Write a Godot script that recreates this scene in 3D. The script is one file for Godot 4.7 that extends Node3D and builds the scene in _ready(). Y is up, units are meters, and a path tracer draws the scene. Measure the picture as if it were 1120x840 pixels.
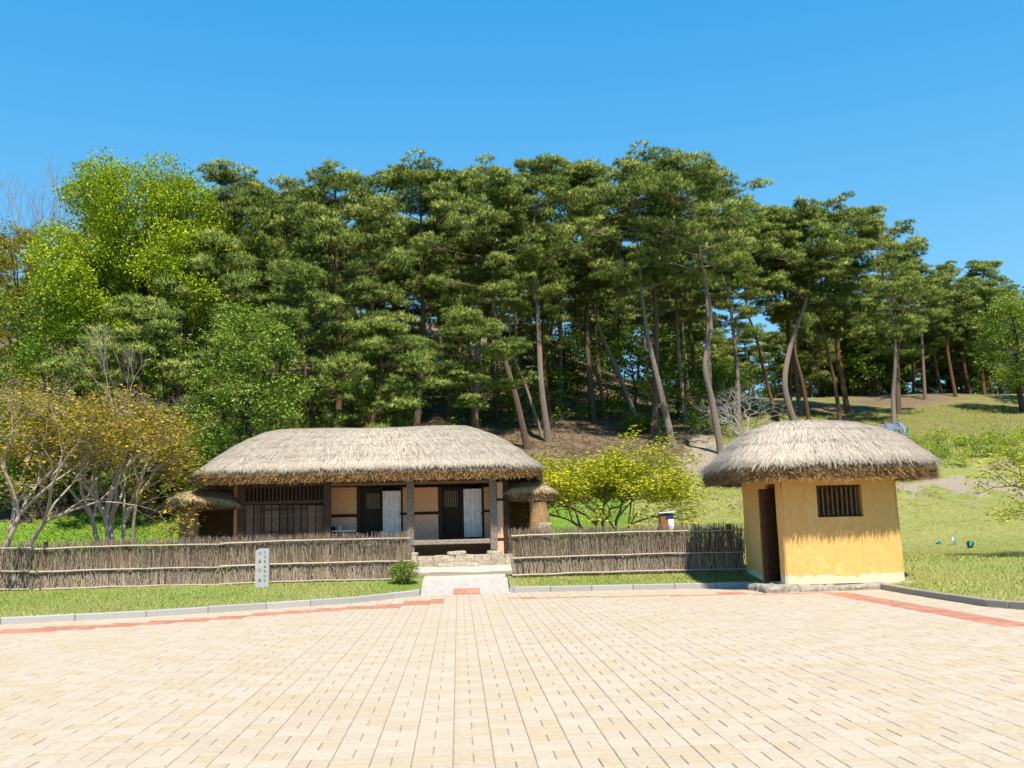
extends Node3D
# A thatched farmhouse and a small earthen hut before a pine grove, seen across a brick plaza.
# World axes follow the paving: x to the right, y up, depth d = -z away from the camera.

const FOCAL := 1089.0      # focal length in pixels of the 1120 x 840 photograph
const EYE := 1.45
const CELL := 0.257        # one paving cell: two bricks
var cam: Camera3D
var rng := RandomNumberGenerator.new()
var nz := FastNoiseLite.new()
var M := {}
var taken := {}
var tri_count := 0

# ------------------------------------------------------------------ mesh builder
class Tpl:
	var v := PackedVector3Array()
	var n := PackedVector3Array()
	var cs := []               # one colour array for each tint

class MB:
	var v := PackedVector3Array()
	var n := PackedVector3Array()
	var c := PackedColorArray()
	var col := Color(1, 1, 1)
	func tri(a: Vector3, b: Vector3, d: Vector3) -> void:
		var nn := (b - a).cross(d - a).normalized()
		v.append(a); v.append(d); v.append(b)
		n.append(nn); n.append(nn); n.append(nn)
		c.append(col); c.append(col); c.append(col)
	func quad(a: Vector3, b: Vector3, d: Vector3, e: Vector3) -> void:
		tri(a, b, d); tri(a, d, e)
	func triN(a: Vector3, b: Vector3, d: Vector3, na: Vector3, nb: Vector3, nd: Vector3) -> void:
		v.append(a); v.append(d); v.append(b)
		n.append(na); n.append(nd); n.append(nb)
		c.append(col); c.append(col); c.append(col)
	func quadN(a: Vector3, b: Vector3, d: Vector3, e: Vector3, na: Vector3, nb: Vector3, nd: Vector3, ne: Vector3) -> void:
		triN(a, b, d, na, nb, nd); triN(a, d, e, na, nd, ne)
	func hull8(p: Array) -> void:     # 0-3 bottom ring, 4-7 top ring, counter-clockwise from above
		quad(p[3], p[2], p[1], p[0]); quad(p[4], p[5], p[6], p[7])
		for i in 4:
			var j := (i + 1) % 4
			quad(p[i], p[j], p[4 + j], p[4 + i])
	func box(lo: Vector3, hi: Vector3) -> void:
		hull8([Vector3(lo.x, lo.y, hi.z), Vector3(hi.x, lo.y, hi.z), Vector3(hi.x, lo.y, lo.z), Vector3(lo.x, lo.y, lo.z),
			Vector3(lo.x, hi.y, hi.z), Vector3(hi.x, hi.y, hi.z), Vector3(hi.x, hi.y, lo.z), Vector3(lo.x, hi.y, lo.z)])
	func cbox(lo: Vector3, hi: Vector3, k := 0.01, xf := Transform3D()) -> void:   # box with chamfered edges
		var m := (lo + hi) * 0.5
		var h := (hi - lo) * 0.5
		k = minf(k, minf(h.x, minf(h.y, h.z)) * 0.8)
		var P := func(s: Vector3, ax: int) -> Vector3:
			var q := Vector3(h.x - (0.0 if ax == 0 else k), h.y - (0.0 if ax == 1 else k), h.z - (0.0 if ax == 2 else k))
			return xf * (m + q * s)
		for ax in 3:
			var u := (ax + 1) % 3
			var w := (ax + 2) % 3
			for s in [-1.0, 1.0]:
				var f := []
				for uv in [[-1, -1], [1, -1], [1, 1], [-1, 1]]:
					var t := Vector3.ZERO
					t[ax] = s; t[u] = uv[0]; t[w] = uv[1]
					f.append(P.call(t, ax))
				if s > 0: quad(f[0], f[1], f[2], f[3])
				else: quad(f[3], f[2], f[1], f[0])
			for su in [-1.0, 1.0]:
				for sw in [-1.0, 1.0]:
					var t0 := Vector3.ZERO
					t0[ax] = -1.0; t0[u] = su; t0[w] = sw
					var t1 := t0
					t1[ax] = 1.0
					var a: Vector3 = P.call(t0, u)
					var b: Vector3 = P.call(t1, u)
					var cc: Vector3 = P.call(t1, w)
					var d: Vector3 = P.call(t0, w)
					if su * sw < 0: quad(a, b, cc, d)
					else: quad(d, cc, b, a)
		for sx in [-1.0, 1.0]:
			for sy in [-1.0, 1.0]:
				for sz in [-1.0, 1.0]:
					var s := Vector3(sx, sy, sz)
					if sx * sy * sz > 0: tri(P.call(s, 0), P.call(s, 1), P.call(s, 2))
					else: tri(P.call(s, 2), P.call(s, 1), P.call(s, 0))
	func tube(pts: Array, rad: Array, sides := 7, cap := true) -> void:
		var k := pts.size()
		var rings := []
		var norms := []
		var all: Vector3 = (pts[k - 1] - pts[0]).normalized()
		var ref := Vector3.UP if absf(all.y) < 0.7 else Vector3(0.3, 0, 0.95)
		for i in k:
			var t: Vector3 = (pts[mini(i + 1, k - 1)] - pts[maxi(i - 1, 0)]).normalized()
			var x := t.cross(ref)
			if x.length() < 0.05: x = t.cross(Vector3(1, 0, 0))
			x = x.normalized()
			var y := t.cross(x)
			var ring := PackedVector3Array()
			var nr := PackedVector3Array()
			for s in sides:
				var a := TAU * s / sides
				var o := x * cos(a) + y * sin(a)
				nr.append(o)
				ring.append(pts[i] + o * rad[i])
			rings.append(ring); norms.append(nr)
		for i in k - 1:
			for s in sides:
				var j := (s + 1) % sides
				quadN(rings[i][s], rings[i][j], rings[i + 1][j], rings[i + 1][s], norms[i][s], norms[i][j], norms[i + 1][j], norms[i + 1][s])
		if cap:
			for s in sides:
				var j := (s + 1) % sides
				tri(pts[0], rings[0][j], rings[0][s])
				tri(pts[k - 1], rings[k - 1][s], rings[k - 1][j])
	func lathe(o: Vector3, prof: Array, sides := 14) -> void:    # prof: [radius, height] from the bottom up
		for i in prof.size() - 1:
			for s in sides:
				var a := TAU * s / sides
				var b := TAU * (s + 1) / sides
				var da := Vector3(cos(a), 0, -sin(a))
				var db := Vector3(cos(b), 0, -sin(b))
				var p0: Array = prof[i]
				var p1: Array = prof[i + 1]
				var sl := Vector2(p1[1] - p0[1], p0[0] - p1[0]).normalized()
				var na := (da * sl.x + Vector3.UP * sl.y)
				var nb := (db * sl.x + Vector3.UP * sl.y)
				quadN(o + da * p0[0] + Vector3.UP * p0[1], o + db * p0[0] + Vector3.UP * p0[1], o + db * p1[0] + Vector3.UP * p1[1], o + da * p1[0] + Vector3.UP * p1[1], na, nb, nb, na)
	func strip(a: Vector3, b: Vector3, side: Vector3, w0: float, w1: float, nn: Vector3) -> void:  # one straw
		quadN(a - side * w0, a + side * w0, b + side * w1, b - side * w1, nn, nn, nn, nn)
	func add(t: Tpl, xf: Transform3D, ci := 0) -> void:
		v.append_array(xf * t.v)
		n.append_array(Transform3D(xf.basis.orthonormalized(), Vector3.ZERO) * t.n)
		c.append_array(t.cs[ci])
	func jitter(noise: FastNoiseLite, amount: float, freq: float) -> void:     # uneven, hand-made faces; flat normals afterwards
		for i in v.size():
			var p := v[i] * freq
			v[i] += Vector3(noise.get_noise_3d(p.x, p.y, p.z), noise.get_noise_3d(p.x + 71.0, p.y, p.z), noise.get_noise_3d(p.x, p.y, p.z + 53.0)) * amount
		for i in range(0, v.size(), 3):
			var nn := (v[i + 2] - v[i]).cross(v[i + 1] - v[i]).normalized()
			n[i] = nn; n[i + 1] = nn; n[i + 2] = nn
	func mesh(base := Vector3.ZERO) -> ArrayMesh:
		var a := []
		a.resize(Mesh.ARRAY_MAX)
		a[Mesh.ARRAY_VERTEX] = v if base == Vector3.ZERO else Transform3D(Basis(), -base) * v
		a[Mesh.ARRAY_NORMAL] = n
		a[Mesh.ARRAY_COLOR] = c
		var m := ArrayMesh.new()
		m.add_surface_from_arrays(Mesh.PRIMITIVE_TRIANGLES, a)
		return m

# ------------------------------------------------------------------ small helpers
func V(x: float, y: float, d: float) -> Vector3: return Vector3(x, y, -d)
func rr(a: float, b: float) -> float: return rng.randf_range(a, b)
func lin(r: float, g: float, b: float) -> Color: return Color(r, g, b)

func ray(px: float, py: float) -> Vector3:
	return cam.basis * Vector3((px - 560.0) / FOCAL, -(py - 420.0) / FOCAL, -1.0)
func at(px: float, py: float, d: float) -> Vector3:       # where the line of sight meets the plane at depth d
	var r := ray(px, py)
	return cam.position + r * (d / -r.z)
func ground_at(px: float, py: float, h: float) -> Vector3:
	var r := ray(px, py)
	return cam.position + r * ((h - EYE) / r.y)
func hit(px: float, py: float) -> Vector3:                # where the line of sight meets the hillside
	var d := 24.0
	while d < 140.0:
		var p := at(px, py, d)
		if p.y < height(p.x, d): return V(p.x, height(p.x, d), d)
		d += 0.15
	return at(px, py, 140.0)
func to_px(p: Vector3) -> Vector2:
	var q := cam.basis.inverse() * (p - cam.position)
	return Vector2(560.0 + FOCAL * q.x / -q.z, 420.0 - FOCAL * q.y / -q.z)

func numbered(called: String) -> String:
	taken[called] = taken.get(called, -1) + 1
	return called if taken[called] == 0 else "%s_%03d" % [called, taken[called]]
func thing(called: String, pos: Vector3, label: String, category: String, group := "") -> Node3D:
	var o := Node3D.new()
	o.name = numbered(called)
	add_child(o)
	o.position = pos
	o.set_meta("label", label); o.set_meta("category", category)
	if group: o.set_meta("group", group)
	return o
func base_of(p: Node) -> Vector3:
	while p != self and p.get_parent() != self: p = p.get_parent()
	return Vector3.ZERO if p == self else (p as Node3D).position
func part(parent: Node, called: String, mb: MB, m: Material, kind := "") -> MeshInstance3D:
	var o := MeshInstance3D.new()
	o.name = called
	o.mesh = mb.mesh(base_of(parent))
	tri_count += mb.v.size() / 3
	o.material_override = m
	parent.add_child(o, true)
	if kind: o.set_meta("kind", kind)
	return o
func structure(called: String, mb: MB, m: Material, label: String) -> MeshInstance3D:
	var o := part(self, called, mb, m, "structure")
	o.set_meta("label", label)
	return o
func struct_node(called: String, label: String) -> Node3D:
	var o := Node3D.new()
	o.name = called
	add_child(o)
	o.set_meta("kind", "structure"); o.set_meta("label", label)
	return o

func noise_tex(freq: float, lo: Color, hi: Color, octaves := 4, seed_ := 1, size := 512, type := FastNoiseLite.TYPE_SIMPLEX_SMOOTH) -> NoiseTexture2D:
	var f := FastNoiseLite.new()
	f.noise_type = type
	f.frequency = freq; f.fractal_octaves = octaves; f.seed = seed_
	var t := NoiseTexture2D.new()
	t.width = size; t.height = size; t.seamless = true; t.noise = f
	var g := Gradient.new()
	g.set_color(0, lo); g.set_color(1, hi)
	g.set_offset(0, 0.15); g.set_offset(1, 0.85)
	t.color_ramp = g
	return t
func mat(called: String, rough: float, tex: Texture2D = null, scale := Vector3.ONE, bump: Texture2D = null, bump_cm := 0.0, back := Color.BLACK) -> StandardMaterial3D:
	var m := StandardMaterial3D.new()
	m.resource_name = called
	m.vertex_color_use_as_albedo = true
	m.roughness = rough
	m.metallic_specular = 0.3
	m.cull_mode = BaseMaterial3D.CULL_DISABLED
	if tex or bump:
		m.uv1_triplanar = true; m.uv1_world_triplanar = true; m.uv1_scale = scale
	if tex: m.albedo_texture = tex
	if bump:
		m.heightmap_enabled = true; m.heightmap_texture = bump; m.heightmap_scale = bump_cm
	if back != Color.BLACK:
		m.backlight_enabled = true; m.backlight = back
	M[called] = m
	return m

func basis_y(axis: Vector3, spin: float, s: float) -> Basis:
	var y := axis.normalized()
	var x := y.cross(Vector3(0.13, 0.37, 0.92)).normalized()
	var z := x.cross(y)
	return Basis(x * s, y * s, z * s) * Basis(Vector3.UP, spin)

# ------------------------------------------------------------------ terrain
func soft(t: float, k: float) -> float:
	return 0.0 if t <= 0.0 else (t * t / (2.0 * k) if t < k else t - k * 0.5)
func height(x: float, d: float) -> float:
	var tr := smoothstep(6.0, 18.0, x)
	var d0 := lerpf(33.2, 28.5, tr)
	var s := lerpf(0.31, 0.235, tr)
	var h := 0.3 + s * soft(d - d0, 4.0)
	var dc := lerpf(118.0, 72.0, smoothstep(8.0, 20.0, x))
	h -= (s + 0.06) * soft(d - dc, 8.0)
	var rough := smoothstep(d0, d0 + 8.0, d)
	h += rough * (0.35 * nz.get_noise_2d(x * 6.0, d * 6.0) + 0.08 * nz.get_noise_2d(x * 40.0, d * 40.0))
	return maxf(h, -2.0)
func ground_height(x: float, d: float) -> float:
	return lerpf(-0.12, height(x, d), smoothstep(22.9, 24.2, d))
func zone(x: float, d: float) -> int:      # 0 grass, 1 pale soil, 2 forest litter, 3 rough grass with litter
	var w := 2.2 * nz.get_noise_2d(x * 14.0, d * 14.0)
	var forest := lerpf(45.5, 41.0, smoothstep(-4.0, -9.0, x))
	forest = lerpf(forest, 64.0, smoothstep(9.0, 17.0, x))
	if d + w > forest: return 2 if x < 14.0 or nz.get_noise_2d(x * 9.0, d * 9.0) > 0.28 else 3
	if d > 24.0 and d < 33.0 and x > -9.0 and x < 3.4 and d + 0.3 * w < 32.5: return 1
	if x > 3.0 and x < 14.0 and d + 2.0 * w + 2.5 * nz.get_noise_2d(x * 60.0, d * 60.0) > 43.8: return 1
	var ww := 2.0 * w + 3.0 * nz.get_noise_2d(x * 60.0, d * 60.0)
	if x >= 12.0 and d + ww > 38.0 and d + ww < 41.5: return 1
	if x >= 12.0 and d + w > 50.0: return 3
	return 0

func left_kerb(x: float) -> float:
	var P := [[-20.0, 15.2], [-12.0, 16.5], [-7.71, 17.55], [-5.51, 18.23], [-3.59, 19.16], [-2.1, 20.05], [-0.85, 21.6]]
	return poly(P, x)
func right_kerb(x: float) -> float: return lerpf(21.75, 21.1, clampf((x - 1.07) / 4.9, 0, 1.2))
func side_kerb(d: float) -> float:      # x of the kerb along the right lawn
	return poly([[8.0, 22.0], [10.0, 15.0], [12.0, 11.2], [13.5, 9.2], [14.6, 8.35], [15.3, 8.12], [17.9, 8.17], [20.9, 8.32], [30.0, 8.4]], d)
func poly(P: Array, x: float) -> float:
	if x <= P[0][0]: return P[0][1]
	for i in P.size() - 1:
		if x <= P[i + 1][0]:
			return lerpf(P[i][1], P[i + 1][1], (x - P[i][0]) / (P[i + 1][0] - P[i][0]))
	return P[-1][1]
func lawn_height(x: float, d: float) -> float:
	var f: float
	if x < 0.0: f = left_kerb(x)
	elif x < 7.0: f = right_kerb(x)
	else:
		var t := clampf((x - side_kerb(d)) / 9.0, 0, 1)
		return lerpf(0.09, 0.3, maxf(t, smoothstep(19.0, 25.0, d))) + 0.02 * nz.get_noise_2d(x * 30, d * 30)
	return lerpf(0.09, 0.3, clampf((d - f) / (22.9 - f), 0, 1)) + 0.012 * nz.get_noise_2d(x * 30, d * 30)

func grass_col(x: float, d: float) -> Color:
	var t := 0.5 + 0.5 * nz.get_noise_2d(x * 22.0, d * 22.0)
	var u := 0.5 + 0.5 * nz.get_noise_2d(x * 90.0 + 300.0, d * 90.0)
	var g := lin(0.23, 0.325, 0.06).lerp(lin(0.42, 0.40, 0.15), clampf(t * 0.9 + u * 0.9 - 0.45, 0, 1))
	if x > 7.0: g = g.lerp(lin(0.44, 0.42, 0.15), 0.35 + 0.4 * clampf(nz.get_noise_2d(x * 12.0, d * 12.0 + 90.0), 0, 1))
	if x < 7.0 and d > 30.0: g = lin(0.17, 0.32, 0.035).lerp(lin(0.25, 0.35, 0.06), t)
	return g

# the rest is built in stages
func _ready() -> void:
	rng.seed = 20240511
	nz.seed = 7; nz.frequency = 0.01; nz.fractal_octaves = 3
	cam = Camera3D.new()
	cam.name = "camera"
	cam.fov = rad_to_deg(2.0 * atan(420.0 / FOCAL))
	cam.position = Vector3(0, EYE, 0)
	cam.rotation = Vector3(deg_to_rad(8.02), deg_to_rad(-3.26), -0.026)
	cam.near = 0.1; cam.far = 1500.0
	cam.current = true
	add_child(cam)
	var sun := DirectionalLight3D.new()
	sun.name = "sun"
	add_child(sun)
	sun.look_at_from_position(Vector3(0.14, 1.0, 0.60) * 50.0, Vector3.ZERO)
	sun.light_energy = 1.6
	sun.light_color = Color(1.0, 0.955, 0.88)
	sun.light_angular_distance = 0.53
	sun.shadow_enabled = true
	var we := WorldEnvironment.new()
	we.name = "environment"
	var env := Environment.new()
	env.background_mode = Environment.BG_SKY
	var sky := Sky.new()
	var sm := ProceduralSkyMaterial.new()
	sm.sky_top_color = Color(0.06, 0.53, 0.79)
	sm.sky_horizon_color = Color(0.66, 0.88, 0.99)
	sm.sky_curve = 0.17
	sm.ground_bottom_color = Color(0.35, 0.33, 0.28)
	sm.ground_horizon_color = Color(0.55, 0.62, 0.66)
	sm.sun_angle_max = 1.0
	sky.sky_material = sm
	env.sky = sky
	env.background_energy_multiplier = 0.85
	env.tonemap_mode = Environment.TONE_MAPPER_LINEAR
	env.tonemap_exposure = 1.6
	env.sdfgi_enabled = true; env.ssao_enabled = true; env.ssil_enabled = true
	we.environment = env
	add_child(we)
	materials()
	build_ground()
	build_plaza()
	build_kerbs_and_path()
	build_house()
	build_hut()
	build_fences()
	build_woods()
	build_front_trees()
	build_small_things()
	build_grass()

func materials() -> void:
	var fine := noise_tex(0.05, Color(0.72, 0.72, 0.72), Color(1, 1, 1), 5, 3)
	var coarse := noise_tex(0.012, Color(0.78, 0.76, 0.72), Color(1, 1, 1), 5, 9)
	var bumpy := noise_tex(0.06, Color.BLACK, Color.WHITE, 5, 5)
	mat("ground", 1.0, fine, Vector3.ONE * 0.6, bumpy, 3.0)
	mat("paver", 0.85, noise_tex(0.03, Color(0.93, 0.89, 0.83), Color(1, 1, 1), 5, 21), Vector3(1.1, 1.1, 3.0), bumpy, 0.15)
	mat("joint_sand", 1.0, fine, Vector3.ONE * 3.0)
	mat("granite", 0.85, noise_tex(0.12, Color(0.62, 0.62, 0.62), Color(1, 1, 1), 3, 31), Vector3.ONE * 2.0, bumpy, 0.4)
	mat("rock", 0.95, coarse, Vector3.ONE * 1.5, bumpy, 1.2)
	mat("concrete", 0.95, noise_tex(0.012, Color(0.90, 0.885, 0.86), Color(1, 1, 1), 5, 10), Vector3.ONE * 0.8, bumpy, 0.25)
	mat("plaster", 0.95, noise_tex(0.02, Color(0.94, 0.93, 0.915), Color(1, 1, 1), 5, 41), Vector3.ONE * 0.7, bumpy, 0.3)
	mat("timber", 0.85, noise_tex(0.03, Color(0.50, 0.46, 0.42), Color(1, 1, 1), 4, 51), Vector3(5, 0.5, 5), noise_tex(0.04, Color.BLACK, Color.WHITE, 4, 52), 0.6)
	mat("timber_lying", 0.85, noise_tex(0.03, Color(0.50, 0.46, 0.42), Color(1, 1, 1), 4, 53), Vector3(0.5, 5, 5), noise_tex(0.04, Color.BLACK, Color.WHITE, 4, 54), 0.6)
	mat("paper", 0.8, noise_tex(0.01, Color(0.90, 0.88, 0.86), Color(1, 1, 1), 3, 61), Vector3.ONE)
	mat("thatch", 1.0, noise_tex(0.05, Color(0.55, 0.52, 0.48), Color(1, 1, 1), 4, 71), Vector3.ONE * 2.0, bumpy, 2.5)
	mat("straw", 0.9)
	mat("twig", 0.95)
	mat("bark", 0.95, noise_tex(0.06, Color(0.45, 0.42, 0.40), Color(1, 1, 1), 4, 81), Vector3(1.6, 0.5, 1.6), bumpy, 2.0)
	mat("needles", 0.65, null, Vector3.ONE, null, 0.0, Color(0.30, 0.34, 0.12))
	mat("leaves", 0.55, null, Vector3.ONE, null, 0.0, Color(0.62, 0.68, 0.22))
	mat("grass", 0.8, null, Vector3.ONE, null, 0.0, Color(0.5, 0.55, 0.2))
	mat("paint", 0.5)
	mat("metal", 0.45)
	M.metal.metallic = 0.6

# ------------------------------------------------------------------ ground, plaza, kerbs
func build_ground() -> void:
	var xs := []
	var x := -420.0
	while x < 420.0:
		xs.append(x)
		var ax := absf(x - 2.0)
		x += 0.45 if ax < 26.0 else (1.5 if ax < 60.0 else 20.0)
	var ds := []
	var d := -120.0
	while d < 600.0:
		ds.append(d)
		d += 20.0 if d < -10.0 else (5.5 if d < 20.0 else (0.35 if d < 50.0 else (0.9 if d < 110.0 else 14.0)))
	var H := []
	var C := []
	for i in xs.size():
		var hc := PackedFloat32Array()
		var cc := PackedColorArray()
		for j in ds.size():
			var X: float = xs[i]
			var D: float = ds[j]
			hc.append(ground_height(X, D))
			var u := 0.5 + 0.5 * nz.get_noise_2d(X * 70.0, D * 70.0)
			var col := lin(0.40, 0.34, 0.26)
			match zone(X, D):
				0: col = grass_col(X, D)
				1: col = lin(0.40, 0.325, 0.245).lerp(lin(0.50, 0.415, 0.32), u)
				2: col = lin(0.21, 0.15, 0.10).lerp(lin(0.32, 0.235, 0.155), u)
				3: col = lin(0.34, 0.27, 0.14).lerp(lin(0.22, 0.25, 0.06), clampf(u * 2.2 - 0.6, 0, 1))
			cc.append(col)
		H.append(hc); C.append(cc)
	var v := PackedVector3Array()
	var n := PackedVector3Array()
	var c := PackedColorArray()
	var idx := PackedInt32Array()
	var nj := ds.size()
	for i in xs.size():
		for j in nj:
			v.append(V(xs[i], H[i][j], ds[j]))
			c.append(C[i][j])
			var i0 := maxi(i - 1, 0)
			var i1 := mini(i + 1, xs.size() - 1)
			var j0 := maxi(j - 1, 0)
			var j1 := mini(j + 1, nj - 1)
			n.append(Vector3(-(H[i1][j] - H[i0][j]) / (xs[i1] - xs[i0]), 1.0, (H[i][j1] - H[i][j0]) / (ds[j1] - ds[j0])).normalized())
			if i < xs.size() - 1 and j < nj - 1:
				var k := i * nj + j
				idx.append_array(PackedInt32Array([k, k + 1, k + nj, k + 1, k + nj + 1, k + nj]))
	var a := []
	a.resize(Mesh.ARRAY_MAX)
	a[Mesh.ARRAY_VERTEX] = v; a[Mesh.ARRAY_NORMAL] = n; a[Mesh.ARRAY_COLOR] = c; a[Mesh.ARRAY_INDEX] = idx
	var m := ArrayMesh.new()
	m.add_surface_from_arrays(Mesh.PRIMITIVE_TRIANGLES, a)
	var o := MeshInstance3D.new()
	o.name = "ground"
	o.mesh = m
	o.material_override = M.ground
	o.set_meta("kind", "structure"); o.set_meta("label", "grassy yard and wooded hillside rising behind the house")
	add_child(o)
	# the mown lawns between kerbs and fences
	lawn("lawn_left", -18.0, -0.82, func(X): return left_kerb(X) + 0.04, "mown lawn between the stepped red paving band and the long brushwood fence")
	lawn("lawn_middle", 1.09, 6.6, func(X): return right_kerb(X) + 0.04, "narrow mown lawn strip between straight kerb and brushwood fence by the hut")
	var mb := MB.new()
	var D := 8.0
	while D < 27.0:
		var d1 := D + 0.4
		var steps := [0.05, 0.4, 0.9, 1.6, 2.4, 3.2, 4.2, 5.5, 7.5, 10.0, 14.0, 22.0, 60.0]
		for k in steps.size() - 1:
			var q := []
			for e in [[steps[k], D], [steps[k + 1], D], [steps[k + 1], d1], [steps[k], d1]]:
				var X: float = side_kerb(e[1]) + e[0]
				var y := lawn_height(X, e[1])
				if e[1] > 24.3: y = 0.25
				q.append(V(X, y, e[1]))
			mb.col = grass_col(q[0].x, D)
			mb.quad(q[0], q[1], q[2], q[3])
		D = d1
	structure("lawn_right", mb, M.ground, "sunlit lawn right of the yellow hut beyond the curved kerb")

func lawn(called: String, x0: float, x1: float, front: Callable, label: String) -> void:
	var mb := MB.new()
	var nx := int((x1 - x0) / 0.3) + 1
	for i in nx:
		var xa := lerpf(x0, x1, float(i) / nx)
		var xb := lerpf(x0, x1, float(i + 1) / nx)
		for k in 14:
			var q := []
			for e in [[xa, k], [xb, k], [xb, k + 1], [xa, k + 1]]:
				var f: float = front.call(e[0])
				var d := lerpf(f, 24.3, e[1] / 14.0)
				q.append(V(e[0], 0.1 if e[1] == 14 else lawn_height(e[0], d), d))
			mb.col = grass_col(xa, -q[0].z)
			mb.quad(q[0], q[1], q[2], q[3])
	structure(called, mb, M.ground, label)

func red_cell(x: float, d: float) -> bool:
	if x < -0.2:
		var g := floorf((x + 0.06) / (CELL * 2.0)) * CELL * 2.0
		var mid: float = poly([[-12.0, 14.6], [-7.2, 16.2], [-5.5, 16.7], [-3.96, 17.6], [-2.54, 18.6], [-1.1, 19.1], [-0.6, 20.0]], g + 0.25)
		return absf(d - mid) < (0.42 if x < -1.2 else 0.62)
	if x > 0.9 and x < 7.15 and absf(d - lerpf(20.1, 19.0, (x - 1.0) / 6.2)) < 0.14: return true
	if x > 5.05 and x < 5.6 and absf(d - 19.6) < 0.36: return true
	if d < 19.1:
		var xm: float = poly([[8.0, 12.0], [11.0, 8.6], [12.7, 7.2], [14.5, 7.05], [17.0, 7.1], [19.2, 7.05]], d)
		return absf(x - xm) < 0.27
	return false

func build_plaza() -> void:
	var root := struct_node("plaza", "plaza paved with pale cream bricks and a stepped red band")
	var b := MB.new()
	b.col = lin(0.35, 0.30, 0.26)
	b.quad(V(-60, -0.008, -60), V(60, -0.008, -60), V(60, -0.008, 21.9), V(-60, -0.008, 21.9))
	part(root, "joint_sand", b, M.joint_sand)
	var tones := []
	for k in 8:
		var t := k / 7.0
		tones.append(lin(0.475, 0.402, 0.325).lerp(lin(0.515, 0.447, 0.372), t))
	tones[1] = lin(0.48, 0.40, 0.30)
	tones[4] = lin(0.49, 0.425, 0.35)
	var reds := [lin(0.44, 0.215, 0.155), lin(0.48, 0.25, 0.18), lin(0.41, 0.195, 0.14)]
	var cols := tones + reds
	var tpl := []
	for k in cols.size():
		var mb := MB.new()
		mb.col = cols[k]
		var hx := CELL * 0.25 - 0.0030
		var hz := CELL * 0.5 - 0.0022
		var ch := 0.0035
		var bt := [Vector3(-hx, -0.05, hz), Vector3(hx, -0.05, hz), Vector3(hx, -0.05, -hz), Vector3(-hx, -0.05, -hz)]
		var md := []
		var tp := []
		for p in bt:
			md.append(Vector3(p.x, -ch, p.z))
			tp.append(Vector3(p.x - signf(p.x) * ch, 0, p.z - signf(p.z) * ch))
		mb.quad(tp[0], tp[1], tp[2], tp[3])
		for i in 4:
			var j := (i + 1) % 4
			mb.quad(md[i], md[j], tp[j], tp[i])
			mb.quad(bt[i], bt[j], md[j], md[i])
		tpl.append(mb)
	var meshes := []
	for mb in tpl: meshes.append(mb.mesh())
	var far := MB.new()
	var near := []
	var turned := Basis(Vector3.UP, PI / 2)
	for i in range(-58, 36):
		for j in range(10, 86):
			var cx := -0.06 + (i + 0.5) * CELL
			var cd := (j + 0.5) * CELL
			if cx < -0.9 and cd > left_kerb(cx) + 0.18: continue
			if cx >= -0.9 and cx < 6.2 and cd > 21.82: continue
			if cx >= 6.2 and (cd > 19.75 or cx > side_kerb(cd) + 0.2): continue
			var s := to_px(V(cx, 0, cd))
			if s.x < -160 or s.x > 1280 or s.y > 960: continue
			var red := red_cell(cx, cd)
			for k in 2:
				var t := (rng.randi() % 3 + tones.size()) if red else (rng.randi() % tones.size())
				if not red and nz.get_noise_2d(cx * 60.0, cd * 110.0) > 0.22: t = 1 if rng.randf() < 0.5 else 0
				var o := (k - 0.5) * CELL * 0.5
				var across := (i + j) % 2 == 0
				var p := V(cx, rr(-0.0022, 0.0018), cd + o) if across else V(cx + o, rr(-0.0022, 0.0018), cd)
				var tilt := Basis(Vector3(rr(-1, 1), 0, rr(-1, 1)).normalized(), rr(0, 0.007))
				var xf := Transform3D(tilt * Basis(Vector3.UP, rr(-0.008, 0.008)) * (turned if across else Basis()), p)
				if s.x > 4 and s.x < 1116 and s.y < 838: near.append([cd, xf, t])
				else: paver_into(far, tpl[t], xf)
	near.sort_custom(func(a, b): return a[0] < b[0])
	for k in near.size():
		if k < 300:
			var o := MeshInstance3D.new()
			o.name = "paver"
			o.mesh = meshes[near[k][2]]
			o.material_override = M.paver
			o.transform = near[k][1]
			root.add_child(o, true)
		else: paver_into(far, tpl[near[k][2]], near[k][1])
	part(root, "paving_bricks", far, M.paver, "stuff")

func paver_into(mb: MB, t: MB, xf: Transform3D) -> void:
	mb.v.append_array(xf * t.v)
	mb.n.append_array(Transform3D(xf.basis, Vector3.ZERO) * t.n)
	mb.c.append_array(t.c)

func kerb_run(root: Node, pts: Array, width: float, top: float, col: Color) -> void:   # pts: [x, d] with the lawn on the left of the run
	for i in pts.size() - 1:
		var a := V(pts[i][0], 0, pts[i][1])
		var b := V(pts[i + 1][0], 0, pts[i + 1][1])
		var n := maxi(1, roundi(a.distance_to(b) / 0.95))
		for k in n:
			var p := a.lerp(b, float(k) / n)
			var q := a.lerp(b, float(k + 1) / n)
			var dir := (q - p).normalized()
			var xf := Transform3D(Basis(dir, Vector3.UP, dir.cross(Vector3.UP)), p + Vector3(0, rr(-0.006, 0.006), 0))
			var mb := MB.new()
			mb.col = col * rr(0.88, 1.06)
			mb.cbox(Vector3(0.004, -0.06, -width), Vector3(p.distance_to(q) - 0.004, top, 0.0), 0.012, xf)
			part(root, "kerb_stone", mb, M.granite)

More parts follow.
